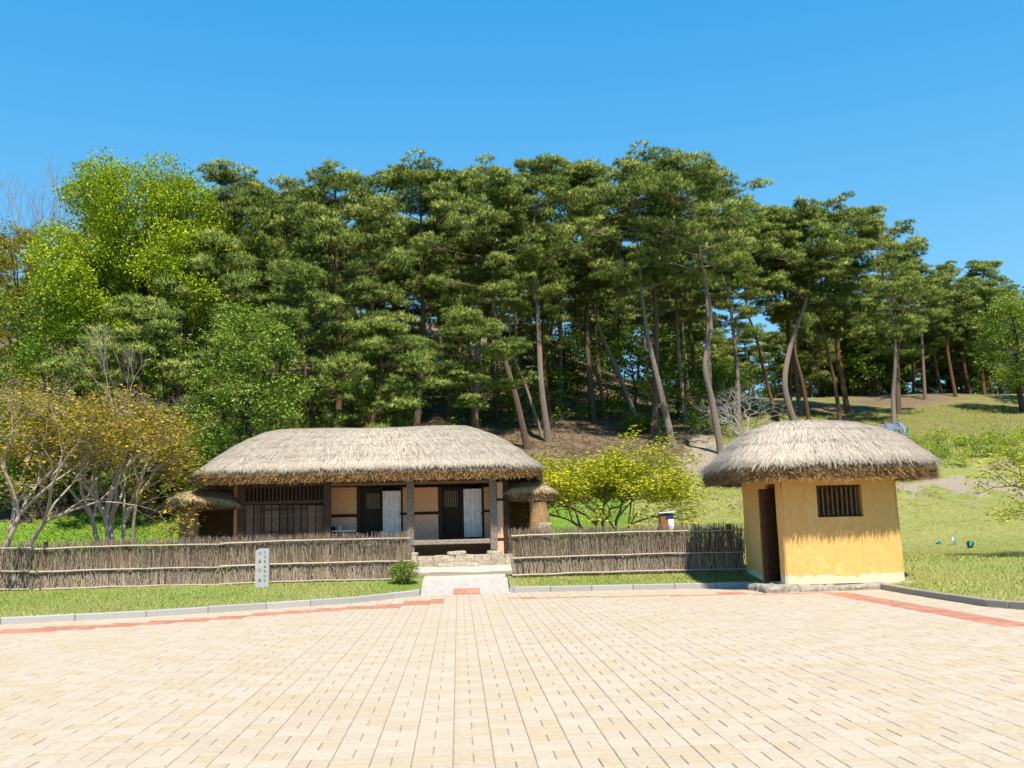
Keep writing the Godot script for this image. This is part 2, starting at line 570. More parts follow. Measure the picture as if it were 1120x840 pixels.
func build_kerbs_and_path() -> void:
	var k1 := struct_node("kerb_left", "curving pale granite kerb along the left lawn")
	var pts := []
	for X in [-14.0, -12.0, -9.8, -7.71, -5.51, -3.59, -2.1, -1.35, -0.84]: pts.append([X, left_kerb(X)])
	kerb_run(k1, pts, 0.14, 0.115, lin(0.60, 0.585, 0.56))
	kerb_run(k1, [[-0.84, left_kerb(-0.84)], [-0.90, 22.75]], 0.12, 0.13, lin(0.46, 0.45, 0.43))
	var k2 := struct_node("kerb_middle", "straight pale kerb in front of the hut side lawn")
	kerb_run(k2, [[1.07, right_kerb(1.07)], [6.3, right_kerb(6.3)]], 0.14, 0.115, lin(0.60, 0.58, 0.54))
	kerb_run(k2, [[1.26, 22.75], [1.07, right_kerb(1.07)]], 0.12, 0.13, lin(0.46, 0.45, 0.43))
	var k3 := struct_node("kerb_right", "brown weathered kerb curving along the right lawn")
	var p3 := []
	for D in [20.6, 19.4, 17.9, 16.6, 15.3, 14.9, 14.6, 14.0, 13.5, 12.0, 10.5]: p3.append([side_kerb(D), D])
	kerb_run(k3, p3, 0.13, 0.11, lin(0.52, 0.45, 0.37))
	# concrete ramp and the beaten path through the gate
	var mb := MB.new()
	var prof := [[21.62, -0.03, 0.58], [21.75, 0.012, 0.60], [22.35, 0.10, 0.57], [22.75, 0.235, 0.56], [22.95, 0.262, 0.66], [24.5, 0.29, 0.66], [28.6, 0.335, 0.66]]
	for i in prof.size() - 1:
		var nx := 16
		for k in nx:
			var q := []
			for e in [[i, k], [i, k + 1], [i + 1, k + 1], [i + 1, k]]:
				var pr: Array = prof[e[0]]
				var wl := lerpf(-0.86, -1.02, clampf(float(e[0]) / 4.0, 0, 1)) - (1.4 if e[0] >= 5 else 0.0)
				var wr := lerpf(1.09, 1.22, clampf(float(e[0]) / 4.0, 0, 1)) + (0.4 if e[0] >= 5 else 0.0)
				var X := lerpf(wl, wr, float(e[1]) / nx)
				q.append(V(X, pr[1] + 0.012 * nz.get_noise_2d(X * 40, pr[0] * 40), pr[0]))
			var g: float = prof[i][2] * 0.84
			mb.col = lin(g, g * 0.91, g * 0.79) if i >= 3 else lin(g * 0.88, g * 0.84, g * 0.79)
			mb.quad(q[0], q[1], q[2], q[3])
	var path := structure("path", mb, M.concrete, "pale concrete ramp and beaten path leading through the fence gap")
	for i in 2:
		var r := MB.new()
		r.col = [lin(0.44, 0.215, 0.155), lin(0.48, 0.25, 0.18)][i]
		var xa := -0.13 + 0.29 * i
		r.hull8([V(xa, 0.0, 21.66), V(xa + 0.283, 0.0, 21.66), V(xa + 0.283, 0.05, 22.2), V(xa, 0.05, 22.2), V(xa, 0.022, 21.66), V(xa + 0.283, 0.022, 21.66), V(xa + 0.283, 0.095, 22.2), V(xa, 0.095, 22.2)])
		part(path, "red_tile", r, M.paver)

# ------------------------------------------------------------------ thatch
func perimeter(u: float, a: float, b: float, rc: float) -> Vector2:    # a rounded rectangle by arc length, u in 0..1, starting mid front
	var sx := 2.0 * (a - rc)
	var sz := 2.0 * (b - rc)
	var q := PI * rc * 0.5
	var t := fposmod(u, 1.0) * (2.0 * sx + 2.0 * sz + 4.0 * q)
	t -= sx * 0.5
	if t < 0: return Vector2(sx * 0.5 + t, b)
	var cs := [[Vector2(a - rc, b - rc), 0.0], [Vector2(a - rc, -b + rc), 1.0], [Vector2(-a + rc, -b + rc), 2.0], [Vector2(-a + rc, b - rc), 3.0]]
	for k in 4:
		if t < q:
			var an: float = PI * 0.5 - t / rc - cs[k][1] * PI * 0.5
			return cs[k][0] + Vector2(cos(an), sin(an)) * rc
		t -= q
		var side := sz if k % 2 == 0 else sx
		if k == 3: side = sx * 0.5
		if t < side or k == 3:
			match k:
				0: return Vector2(a, b - rc - t)
				1: return Vector2(a - rc - t, -b)
				2: return Vector2(-a, -b + rc + t)
				3: return Vector2(-a + rc + t, b)
		t -= side
	return Vector2(0, b)

func roof_point(o: Dictionary, u: float, t: float) -> Vector3:      # t from 0 at the lip to 1 on the ridge
	var p := perimeter(u, o.a, o.b, o.rc)
	var q := Vector2(clampf(p.x * o.L / o.a, -o.L, o.L), 0)
	var m := p.lerp(q, t)
	var y: float = o.y + o.lip + o.rise * pow(sin(t * PI * 0.5), o.bulge)
	y += 0.035 * fposmod(-t * o.courses, 1.0) * (1.0 - t)
	y += o.wob * nz.get_noise_3d(m.x * 40.0 + o.seed * 31.0, t * 60.0, m.y * 40.0)
	y += o.get("sag", 0.0) * pow(absf(m.x) / o.a, 2.0)
	return o.c + Vector3(m.x, y, m.y)

func thatch_roof(node: Node3D, o: Dictionary) -> void:
	var U: int = o.get("nu", 150)
	var T: int = o.courses * 4
	var solid := MB.new()
	var greys := [lin(0.485, 0.415, 0.335), lin(0.525, 0.455, 0.375), lin(0.435, 0.365, 0.285), lin(0.565, 0.50, 0.42), lin(0.385, 0.315, 0.235)]
	if o.has("gold"):
		greys = [lin(0.55, 0.43, 0.25), lin(0.62, 0.49, 0.30), lin(0.48, 0.35, 0.18), lin(0.66, 0.55, 0.37), lin(0.42, 0.29, 0.14)]
	var browns := [lin(0.36, 0.20, 0.08), lin(0.46, 0.28, 0.12), lin(0.26, 0.135, 0.05), lin(0.54, 0.36, 0.17), lin(0.40, 0.23, 0.095)]
	var lipf := func(u: float, k: int) -> Vector3:
		var p := perimeter(u, o.a, o.b, o.rc)
		var inw := -Vector2(p.x / o.a, p.y / o.b)
		var w: float = 0.05 * nz.get_noise_2d(u * 2600.0, k * 90.0) + 0.03 * nz.get_noise_2d(u * 9000.0, k * 90.0)
		match k:
			0:
				var g: Vector2 = p + inw * o.over * 1.25
				return o.c + Vector3(g.x, o.y + 0.16, g.y)
			1:
				var g: Vector2 = p + inw * 0.05
				return o.c + Vector3(g.x, o.y + w, g.y)
			_:
				var g: Vector2 = p + inw * (0.0 + w)
				return o.c + Vector3(g.x, o.y + o.lip * 0.52 + w, g.y)
	for i in U:
		var u0 := float(i) / U
		var u1 := float(i + 1) / U
		solid.col = browns[rng.randi() % 3]
		solid.quad(lipf.call(u0, 0), lipf.call(u1, 0), lipf.call(u1, 1), lipf.call(u0, 1))
		solid.col = browns[rng.randi() % 5]
		solid.quad(lipf.call(u0, 1), lipf.call(u1, 1), lipf.call(u1, 2), lipf.call(u0, 2))
		solid.col = browns[3].lerp(greys[rng.randi() % 3], 0.6)
		solid.quad(lipf.call(u0, 2), lipf.call(u1, 2), roof_point(o, u1, 0.04), roof_point(o, u0, 0.04))
		for j in T:
			var t0 := lerpf(0.04, 1.0, float(j) / T)
			var t1 := lerpf(0.04, 1.0, float(j + 1) / T)
			solid.col = greys[rng.randi() % 2]
			solid.quad(roof_point(o, u0, t0), roof_point(o, u1, t0), roof_point(o, u1, t1), roof_point(o, u0, t1))
	var th := part(node, "thatch", solid, M.thatch)
	# straws lying down the slope, in courses
	var st := MB.new()
	for i in o.straws:
		var u := rng.randf()
		if rng.randf() < 0.45: u = fposmod(rr(-0.3, 0.3), 1.0)
		var t := pow(rng.randf(), 1.15)
		var p := roof_point(o, u, t)
		var up := roof_point(o, u, minf(t + 0.05, 1.0))
		var along := roof_point(o, u + 0.004, t) - p
		var down := (p - up).normalized() if t < 0.97 else Vector3(0, 0, 1)
		var nn := along.cross(-down).normalized()
		if nn.y < 0: nn = -nn
		var side := down.cross(nn).normalized()
		var dir := (down + side * rr(-0.22, 0.22) + nn * rr(-0.02, 0.035)).normalized()
		var ln := rr(0.12, 0.36)
		st.col = greys[rng.randi() % 4] * rr(0.88, 1.12)
		var a := p - dir * ln * 0.6 + nn * rr(0.004, 0.018)
		st.strip(a, a + dir * ln, dir.cross(nn).normalized(), rr(0.003, 0.0065), 0.002, (nn + side * rr(-0.25, 0.25)).normalized())
	part(node, "straw", st, M.straw, "stuff")
	# the ragged eave: brown butt ends below, bleached straw hanging over them
	var fr := MB.new()
	for i in o.fringe:
		var u := rng.randf()
		if rng.randf() < 0.4: u = fposmod(rr(-0.3, 0.3), 1.0)
		var p := perimeter(u, o.a, o.b, o.rc)
		var q := perimeter(u + 0.002, o.a, o.b, o.rc)
		var tg := Vector3(q.x - p.x, 0, q.y - p.y).normalized()
		var out := Vector3(tg.z, 0, -tg.x)
		if out.dot(Vector3(p.x / o.a, 0, p.y / o.b)) < 0: out = -out
		var a: Vector3
		var dir: Vector3
		var ln: float
		if rng.randf() < 0.58:
			fr.col = browns[rng.randi() % 5] * rr(0.8, 1.25)
			a = o.c + Vector3(p.x, o.y + rr(-0.02, o.lip * 0.66), p.y) - out * rr(0.03, 0.16)
			dir = (out + Vector3.DOWN * rr(0.1, 0.75) + tg * rr(-0.25, 0.25)).normalized()
			ln = rr(0.08, 0.19)
		else:
			fr.col = greys[rng.randi() % 5] * rr(0.82, 1.22)
			a = roof_point(o, u, rr(0.0, 0.08)) + Vector3.UP * rr(-0.015, 0.02)
			dir = (out * rr(0.5, 1.0) + Vector3.DOWN * rr(0.45, 0.9) + tg * rr(-0.3, 0.3)).normalized()
			ln = rr(0.12, 0.26) * (0.65 + 0.7 * (0.5 + 0.5 * nz.get_noise_1d(u * 9000.0)))
		var nn := (out + Vector3.UP * 0.5).normalized()
		fr.strip(a, a + dir * ln, dir.cross(nn).normalized(), rr(0.004, 0.009), 0.002, nn)
	part(node, "eave_straw", fr, M.straw, "stuff")
	# straw ropes that tie the courses down
	for k in o.get("ropes", 0):
		var t: float = (k + 0.7) / (o.ropes + 0.6)
		var pts := []
		var rad := []
		for i in 61:
			var u: float = lerpf(-0.5, 0.5, i / 60.0)
			pts.append(roof_point(o, u, t) + Vector3.UP * 0.012)
			rad.append(0.010)
		var rp := MB.new()
		rp.col = lin(0.42, 0.36, 0.27)
		rp.tube(pts, rad, 4, false)
		part(th, "rope", rp, M.straw)

# ------------------------------------------------------------------ house
func slab(parent: Node, called: String, px0: float, py0: float, px1: float, py1: float, d: float, thick: float, col: Color, m: Material, proud := 0.0) -> MeshInstance3D:
	# an upright panel whose face stands at depth d; its edges are read off the photograph
	var a := at(px0, py1, d)
	var b := at(px1, py0, d)
	var mb := MB.new()
	mb.col = col
	mb.cbox(Vector3(a.x, a.y, -d - thick), Vector3(b.x, b.y, -d + proud), 0.006)
	return part(parent, called, mb, m)
func log_part(parent: Node, called: String, a: Vector3, b: Vector3, r0: float, r1: float, col: Color, m: Material, sides := 9) -> MeshInstance3D:
	var pts := []
	var rad := []
	for i in 7:
		var t := i / 6.0
		pts.append(a.lerp(b, t) + Vector3(nz.get_noise_3d(t * 90 + a.x * 77, a.y * 50, 1), nz.get_noise_3d(t * 90, a.x * 60, 7), nz.get_noise_3d(t * 80, 3, a.x * 66)) * r0 * 0.7)
		rad.append(lerpf(r0, r1, t) * (1.0 + 0.08 * nz.get_noise_2d(t * 200.0 + a.x * 99.0, 5.0)))
	var mb := MB.new()
	mb.col = col
	mb.tube(pts, rad, sides)
	return part(parent, called, mb, m)
func stone_part(parent: Node, called: String, lo: Vector3, hi: Vector3, col: Color, rough := 0.05) -> MeshInstance3D:
	# a roughly squared stone: a chamfered block cut finer and pushed about
	var mb := MB.new()
	mb.col = col
	var nseg := 5
	var m := (lo + hi) * 0.5
	var h := (hi - lo) * 0.5
	var P := func(s: Vector3) -> Vector3:
		var r := Vector3(s.x * sqrt(1.0 - 0.16 * (s.y * s.y + s.z * s.z)), s.y * sqrt(1.0 - 0.13 * (s.x * s.x + s.z * s.z)), s.z * sqrt(1.0 - 0.16 * (s.x * s.x + s.y * s.y)))
		return m + h * r * 1.06
	for ax in 3:
		var u := (ax + 1) % 3
		var w := (ax + 2) % 3
		for s in [-1.0, 1.0]:
			for i in nseg:
				for j in nseg:
					var f := []
					for e in [[i, j], [i + 1, j], [i + 1, j + 1], [i, j + 1]]:
						var t := Vector3.ZERO
						t[ax] = s; t[u] = -1.0 + 2.0 * e[0] / nseg; t[w] = -1.0 + 2.0 * e[1] / nseg
						f.append(P.call(t))
					if s > 0: mb.quad(f[0], f[1], f[2], f[3])
					else: mb.quad(f[3], f[2], f[1], f[0])
	mb.jitter(nz, rough, 320.0)
	return part(parent, called, mb, M.rock)

func build_house() -> void:
	var g := 0.32
	var D := 28.8                       # front posts
	var W := 29.65                      # wall of the rooms, behind the porch
	var h := thing("thatched_house", V(-2.6, g, 30.4), "long low farmhouse with grey thatched roof and open white paper doors", "house")
	var dark := lin(0.085, 0.055, 0.038)
	var wood := lin(0.17, 0.115, 0.08)
	var grey_wood := lin(0.46, 0.40, 0.35)
	var clay := lin(0.78, 0.42, 0.21)
	var clay_low := lin(0.76, 0.47, 0.33)
	# stone platform
	var px := -1.45
	var rows := [[0.55, 0.47], [0.36, 0.44], [0.62, 0.50], [0.48, 0.45], [0.66, 0.47], [0.42, 0.46]]
	var base := MB.new()
	base.col = lin(0.40, 0.33, 0.25)
	base.box(V(-6.7, g - 0.1, 33.0), V(1.5, g + 0.30, 28.62))
	var plat := part(h, "platform", base, M.concrete)
	px = -6.9
	while px < 1.45:
		var wd: float = rr(0.38, 0.72)
		var q := rr(0.85, 1.1)
		stone_part(plat, "stone", V(px - 0.004, g - 0.08, 28.75), V(px + wd + 0.004, g + 0.30 + rr(-0.008, 0.012), 28.38 + rr(-0.02, 0.02)), lin(0.58, 0.51, 0.42) * q, 0.03)
		px += wd
	stone_part(h, "step_stone", V(-0.32, g + 0.30, 28.75), V(0.20, g + 0.42, 28.42), lin(0.58, 0.52, 0.45), 0.035)
	stone_part(h, "step_stone", V(-0.58, g - 0.06, 28.42), V(0.56, g + 0.10, 28.05), lin(0.56, 0.49, 0.41), 0.04)
	# posts on plinth stones
	var post_px := [[264.0, 532.0], [358.0, 532.0], [449.0, 528.0], [539.5, 526.0]]
	for i in 4:
		var p := at(post_px[i][0], 560, D)
		stone_part(h, "plinth_stone", V(p.x - 0.21, g + 0.28, D + 0.2), V(p.x + 0.2, g + 0.41, D - 0.18), lin(0.56, 0.50, 0.43), 0.03)
		var mb := MB.new()
		mb.col = grey_wood if i >= 2 else wood
		var r := 0.10
		mb.cbox(Vector3(p.x - r, g + 0.42, -D - r), Vector3(p.x + r, 2.78, -D + r), 0.016)
		part(h, "post", mb, M.timber)
	# eave beam and rafters
	log_part(h, "eave_beam", V(-6.55, 2.86, D), V(1.5, 2.82, D), 0.10, 0.11, lin(0.30, 0.17, 0.085), M.timber_lying, 10)
	var lint := MB.new()
	lint.col = lin(0.40, 0.27, 0.17)
	lint.cbox(V(-3.62, 2.66, D + 0.06), V(0.95, 2.745, D - 0.05), 0.01)
	part(h, "lintel", lint, M.timber_lying)
	for i in 27:
		var x := -6.75 + i * 0.315
		log_part(h, "rafter", V(x, 2.83, 28.02), V(x + rr(-0.05, 0.05), 3.30, 29.4), 0.042, 0.045, lin(0.20, 0.12, 0.07), M.timber, 6)
	# rear and side walls, ceiling board of the rooms
	for e in [["rear_wall", V(-6.35, g, 32.55), V(1.35, 3.0, 32.4)], ["side_wall", V(-6.38, g, 32.38), V(-6.24, 3.0, 28.95)], ["side_wall", V(1.22, g, 32.38), V(1.35, 3.0, 28.96)]]:
		var mb := MB.new()
		mb.col = clay * 0.9
		mb.cbox(e[1], e[2], 0.01)
		part(h, e[0], mb, M.plaster)
	var cl := MB.new()
	cl.col = lin(0.16, 0.10, 0.06)
	cl.box(V(-6.2, 3.02, 32.4), V(1.2, 3.06, 28.95))
	part(h, "ceiling", cl, M.timber)
	# left bay: vent of upright bars over plank doors
	slab(h, "sill_beam", 267, 546.5, 354.5, 552, D, 0.12, wood * 1.1, M.timber_lying, 0.05)
	slab(h, "head_beam", 267, 529, 354.5, 533.5, D, 0.12, wood * 1.1, M.timber_lying, 0.05)
	var vent := slab(h, "vent_board", 267, 533.5, 354.5, 546.5, D + 0.35, 0.04, wood, M.timber)
	for i in 21:
		var a := at(268.6 + i * 4.25, 547.0, D)
		var mb := MB.new()
		mb.col = wood * rr(0.85, 1.15)
		mb.cbox(Vector3(a.x - 0.026, a.y - 0.02, -D - 0.04), Vector3(a.x + 0.026, a.y + 0.38, -D + 0.02), 0.005)
		part(vent, "bar", mb, M.timber)
	var gate := slab(h, "plank_door", 267, 552, 354.5, 607, D + 0.05, 0.03, dark, M.timber)
	var pxs := [267.5, 277.0, 285.5, 288.5, 297.0, 305.5, 314.5, 321.5, 329.0, 336.5, 345.0, 354.0]
	for i in 11:
		var w := 0.92 if i in [2, 7] else rr(0.75, 1.35)
		var mb := MB.new()
		mb.col = lin(0.30, 0.215, 0.165) * w
		var a := at(pxs[i], 607, D)
		var b := at(pxs[i + 1], 552, D)
		var out := 0.03 if i in [2, 7] else rr(-0.012, 0.004)
		mb.cbox(Vector3(a.x + 0.008, a.y, -D - 0.045), Vector3(b.x - 0.008, b.y - 0.005, -D + out), 0.008)
		part(gate, "plank", mb, M.timber)
	for py in [557.5, 582.0]:
		slab(gate, "batten", 286, py - 1.2, 336, py + 1.2, D - 0.02, 0.03, wood * 0.9, M.timber_lying, 0.02)
	# rooms: clay panels, rails, paper doors swung open, dark inner doors with lattice
	slab(h, "room_beam", 360, 526.0, 541, 532.6, W, 0.14, wood * 0.85, M.timber_lying, 0.02)
	var panels := [[362, 532.6, 390.5, 562.6, clay], [362, 565.4, 390.5, 600, clay_low], [440.3, 532.6, 453.8, 560.6, clay * 0.95], [440.3, 563.2, 453.8, 600, clay_low],
		[454, 532.6, 479.8, 559.8, clay], [454, 562.4, 479.8, 592, clay_low], [528.8, 532.6, 541, 557.6, clay], [528.8, 560.0, 541, 592, clay_low]]
	for e in panels: slab(h, "clay_panel", e[0], e[1], e[2], e[3], W, 0.10, e[4], M.plaster)
	for e in [[362, 562.6, 390.5, 565.4], [440.3, 560.6, 453.8, 563.2], [454, 559.8, 479.8, 562.4], [528.8, 557.6, 541, 560.0]]:
		slab(h, "rail", e[0], e[1], e[2], e[3], W, 0.11, dark * 1.3, M.timber_lying, 0.025)
	for e in [[390.5, 394.2, 600], [417.0, 418.6, 600], [438.9, 440.3, 600], [479.8, 484.0, 590], [505.2, 506.8, 590], [527.4, 528.8, 590]]:
		slab(h, "door_jamb", e[0], 532.6, e[1], e[2], W, 0.12, dark * 1.35, M.timber, 0.03)
	for e in [[394.2, 417.0, 600.0, 400.5, 415.5, 539.0, 556.5], [484.0, 505.2, 590.0, 485.5, 500.5, 536.5, 555.0]]:
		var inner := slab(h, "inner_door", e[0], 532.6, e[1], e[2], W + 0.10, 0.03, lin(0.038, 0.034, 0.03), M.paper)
		slab(inner, "lattice_frame", e[3] - 1.0, e[5] - 1.0, e[4] + 1.0, e[6] + 1.0, W + 0.085, 0.02, dark, M.timber)
		slab(inner, "lattice_paper", e[3], e[5], e[4], e[6], W + 0.075, 0.01, lin(0.20, 0.17, 0.10), M.paper)
		for k in 6:
			var x: float = lerpf(e[3], e[4], (k + 0.5) / 6.0)
			slab(inner, "lattice_bar", x - 0.25, e[5], x + 0.25, e[6], W + 0.06, 0.01, dark, M.timber)
		for k in 5:
			var y: float = lerpf(e[5], e[6], (k + 0.5) / 5.0)
			slab(inner, "lattice_bar", e[3], y - 0.22, e[4], y + 0.22, W + 0.055, 0.008, dark, M.timber)
	for e in [[418.4, 439.1, 536.6, 598.0], [506.6, 527.6, 534.3, 587.6]]:
		var door := slab(h, "paper_door", e[0], e[2], e[1], e[3], W - 0.02, 0.035, lin(0.86, 0.84, 0.82), M.paper, 0.0)
		door.set_meta("label", "white paper door leaf folded open against the wall")
		for k in 4:
			var x: float = lerpf(e[0], e[1], (k + 0.5) / 4.0)
			slab(door, "door_rib", x - 0.2, e[2] + 1.0, x + 0.2, e[3] - 1.0, W - 0.026, 0.006, lin(0.74, 0.72, 0.70), M.paper)
		slab(door, "ring_handle", e[1] - 1.6, 560.2, e[1] - 0.7, 563.0, W - 0.03, 0.02, lin(0.05, 0.045, 0.04), M.metal)
	# right end: narrow clay bay beside the corner post
	for e in [[543.4, 527.0, 551.6, 545.2], [543.4, 547.6, 551.6, 588.6], [543.4, 591.0, 551.6, 606]]: slab(h, "clay_panel", e[0], e[1], e[2], e[3], D, 0.10, clay_low, M.plaster)
	for e in [[543.4, 545.2, 551.6, 547.6], [543.4, 588.6, 551.6, 591.0]]: slab(h, "rail", e[0], e[1], e[2], e[3], D, 0.11, dark * 1.3, M.timber_lying, 0.02)
	slab(h, "corner_post", 551.6, 524, 556.0, 607, D, 0.14, dark * 1.2, M.timber, 0.05)
	# porch floor
	var porch := MB.new()
	var ya := at(500, 590.0, D - 0.12).y
	porch.col = lin(0.58, 0.52, 0.46)
	porch.cbox(V(-3.6, ya - 0.13, D - 0.02), V(0.90, ya, D - 0.14), 0.012)
	var pf := part(h, "porch_beam", porch, M.timber_lying)
	for k in 5:
		var mb := MB.new()
		mb.col = lin(0.33, 0.24, 0.16) * rr(0.85, 1.15)
		var d0 := D - 0.015 + k * 0.132
		mb.cbox(V(-3.6, ya - 0.04, d0 + 0.127), V(0.90, ya - 0.004 + rr(-0.003, 0.003), d0), 0.005)
		part(pf, "floor_plank", mb, M.timber_lying)
	var under := MB.new()
	under.col = lin(0.40, 0.25, 0.15)
	under.box(V(-3.6, g + 0.28, W + 0.08), V(1.0, ya - 0.05, W + 0.02))
	part(h, "crawl_space_wall", under, M.plaster)
	# main roof
	thatch_roof(h, {"c": V(-2.52, 0, 30.45), "a": 4.98, "b": 2.55, "rc": 1.25, "L": 2.5, "y": 2.79, "lip": 0.33, "rise": 1.34, "bulge": 1.0, "courses": 6, "wob": 0.05, "seed": 1, "over": 0.9, "straws": 36000, "fringe": 20000, "nu": 190, "ropes": 6})
	# lean-tos at both ends
	leantos(h, g, dark, wood)

func leantos(h: Node3D, g: float, dark: Color, wood: Color) -> void:
	var mud := lin(0.33, 0.20, 0.10)
	# left
	pier(h, V(-7.62, g, 28.95), 0.30, 0.26, 1.85, mud)
	log_part(h, "shed_beam", V(-7.9, 2.10, 28.9), V(-6.3, 2.16, 28.9), 0.07, 0.07, wood, M.timber_lying, 8)
	slab(h, "shed_post", 217.5, 553, 222.0, 606, 28.9, 0.12, dark, M.timber)
	var bk := MB.new()
	bk.col = lin(0.33, 0.20, 0.10)
	bk.box(V(-7.9, g - 0.05, 31.2), V(-6.4, 2.3, 31.1))
	bk.box(V(-7.95, g - 0.05, 31.1), V(-7.82, 2.3, 29.2))
	part(h, "shed_wall", bk, M.plaster)
	var t1 := Node3D.new()
	t1.name = "shed_roof"
	h.add_child(t1, true)
	thatch_roof(t1, {"c": V(-7.30, 0, 29.9), "a": 1.22, "b": 1.45, "rc": 0.6, "L": 0.8, "y": 2.16, "lip": 0.22, "rise": 0.34, "bulge": 0.9, "courses": 3, "wob": 0.05, "seed": 2, "over": 0.4, "straws": 3000, "fringe": 5200, "nu": 60, "sag": -0.26, "gold": 1})
	# right
	pier(h, V(2.33, g, 28.95), 0.36, 0.25, 1.75, mud * 1.1)
	log_part(h, "shed_beam", V(1.4, 2.16, 28.9), V(2.75, 2.10, 28.9), 0.07, 0.07, wood, M.timber_lying, 8)
	var bk2 := MB.new()
	bk2.col = lin(0.33, 0.20, 0.10)
	bk2.box(V(1.4, g - 0.05, 30.9), V(2.6, 2.3, 30.8))
	bk2.box(V(2.5, g - 0.05, 30.8), V(2.62, 2.2, 29.2))
	part(h, "shed_wall", bk2, M.plaster)
	var t2 := Node3D.new()
	t2.name = "shed_roof"
	h.add_child(t2, true)
	thatch_roof(t2, {"c": V(1.98, 0, 29.9), "a": 0.92, "b": 1.2, "rc": 0.7, "L": 0.5, "y": 2.16, "lip": 0.26, "rise": 0.30, "bulge": 0.9, "courses": 3, "wob": 0.05, "seed": 3, "over": 0.4, "straws": 2600, "fringe": 4200, "nu": 60, "sag": -0.10, "gold": 1})
	stone_part(h, "pier_stone", V(2.28, g + 0.75, 28.9), V(2.66, g + 1.12, 28.62), lin(0.50, 0.42, 0.32), 0.06)

func pier(h: Node3D, o: Vector3, r0: float, r1: float, tall: float, col: Color) -> void:
	var mb := MB.new()
	mb.col = col
	for j in 9:
		for i in 16:
			var q := []
			for e in [[i, j], [i + 1, j], [i + 1, j + 1], [i, j + 1]]:
				var a: float = TAU * e[0] / 16.0
				var t: float = e[1] / 9.0
				var r := lerpf(r0, r1, t)
				q.append(o + Vector3(cos(a) * r, t * tall, -sin(a) * r * 0.9))
			mb.quad(q[0], q[1], q[2], q[3])
	mb.jitter(nz, 0.05, 260.0)
	var p := part(h, "clay_pier", mb, M.plaster)
	var st := MB.new()
	for i in 420:
		var a := rng.randf() * TAU
		var y := rr(0.1, tall)
		var r := lerpf(r0, r1, y / tall) + 0.012
		var c := o + Vector3(cos(a) * r, y, -sin(a) * r * 0.9)
		st.col = lin(0.42, 0.29, 0.14) * rr(0.6, 1.25)
		var out := Vector3(cos(a), 0, -sin(a))
		st.strip(c, c + Vector3(0, -rr(0.1, 0.3), 0) + out * 0.02, out.cross(Vector3.UP), 0.006, 0.003, out)
	part(p, "straw", st, M.straw, "stuff")

# ------------------------------------------------------------------ hut
func earth_wall(parent: Node, o: Vector3, along: Vector3, out: Vector3, wide: float, tall: float, batter: float, shrink: float, hole: Rect2, thick: float) -> MeshInstance3D:
	# one face of rammed earth on a fine uneven grid; o is its lower left corner seen from outside; hole in (along, up) metres
	var mb := MB.new()
	var nx := int(wide / 0.035)
	var ny := int(tall / 0.035)
	var P := func(i: float, j: float, inside: float) -> Vector3:
		var y := tall * j / ny
		var x := wide * i / nx
		x = lerpf(x, wide * 0.5 + (x - wide * 0.5) * shrink, y / tall)
		var w := 0.016 * nz.get_noise_3d(x * 55.0 + o.x * 10.0, y * 55.0, o.z * 10.0) + 0.006 * nz.get_noise_3d(x * 260.0, y * 260.0, o.z)
		var edge := minf(x, wide - x)
		var rnd := -0.03 * pow(clampf(1.0 - edge / 0.07, 0, 1), 2.0)
		return o + along * x + Vector3.UP * y + out * (w + rnd - batter * y - inside)
	var hi0 := roundi(hole.position.x / wide * nx)
	var hi1 := roundi(hole.end.x / wide * nx)
	var hj0 := roundi(hole.position.y / tall * ny)
	var hj1 := roundi(hole.end.y / tall * ny)
	for i in nx:
		for j in ny:
			if hole.size.x > 0 and i >= hi0 and i < hi1 and j >= hj0 and j < hj1: continue
			var x := wide * i / nx
			var y := tall * j / ny
			var t := 0.5 + 0.5 * nz.get_noise_3d(x * 60.0, y * 60.0, o.z * 20.0 + o.x * 9.0)
			var col := lin(0.79, 0.45, 0.15).lerp(lin(0.81, 0.48, 0.17), t)
			if y < 0.10 + 0.12 * (0.5 + 0.5 * nz.get_noise_2d(x * 60.0 + o.z * 40.0, 9.0)) + 0.05 * nz.get_noise_2d(x * 420.0, y * 420.0): col = lin(0.79, 0.62, 0.39).lerp(lin(0.80, 0.67, 0.48), t)
			elif nz.get_noise_3d(x * 190.0, y * 70.0, o.x * 33.0) > 0.42: col = lin(0.80, 0.50, 0.19)
			mb.col = col
			mb.quad(P.call(i, j, 0.0), P.call(i + 1, j, 0.0), P.call(i + 1, j + 1, 0.0), P.call(i, j + 1, 0.0))
	if hole.size.x > 0:
		mb.col = lin(0.70, 0.42, 0.12)
		for i in range(hi0, hi1):
			mb.quad(P.call(i, hj1, 0.0), P.call(i + 1, hj1, 0.0), P.call(i + 1, hj1, thick), P.call(i, hj1, thick))
			mb.quad(P.call(i + 1, hj0, 0.0), P.call(i, hj0, 0.0), P.call(i, hj0, thick), P.call(i + 1, hj0, thick))
		for j in range(hj0, hj1):
			mb.quad(P.call(hi0, j + 1, 0.0), P.call(hi0, j + 1, thick), P.call(hi0, j, thick), P.call(hi0, j, 0.0))
			mb.quad(P.call(hi1, j, 0.0), P.call(hi1, j, thick), P.call(hi1, j + 1, thick), P.call(hi1, j + 1, 0.0))
	return part(parent, "wall", mb, M.plaster)

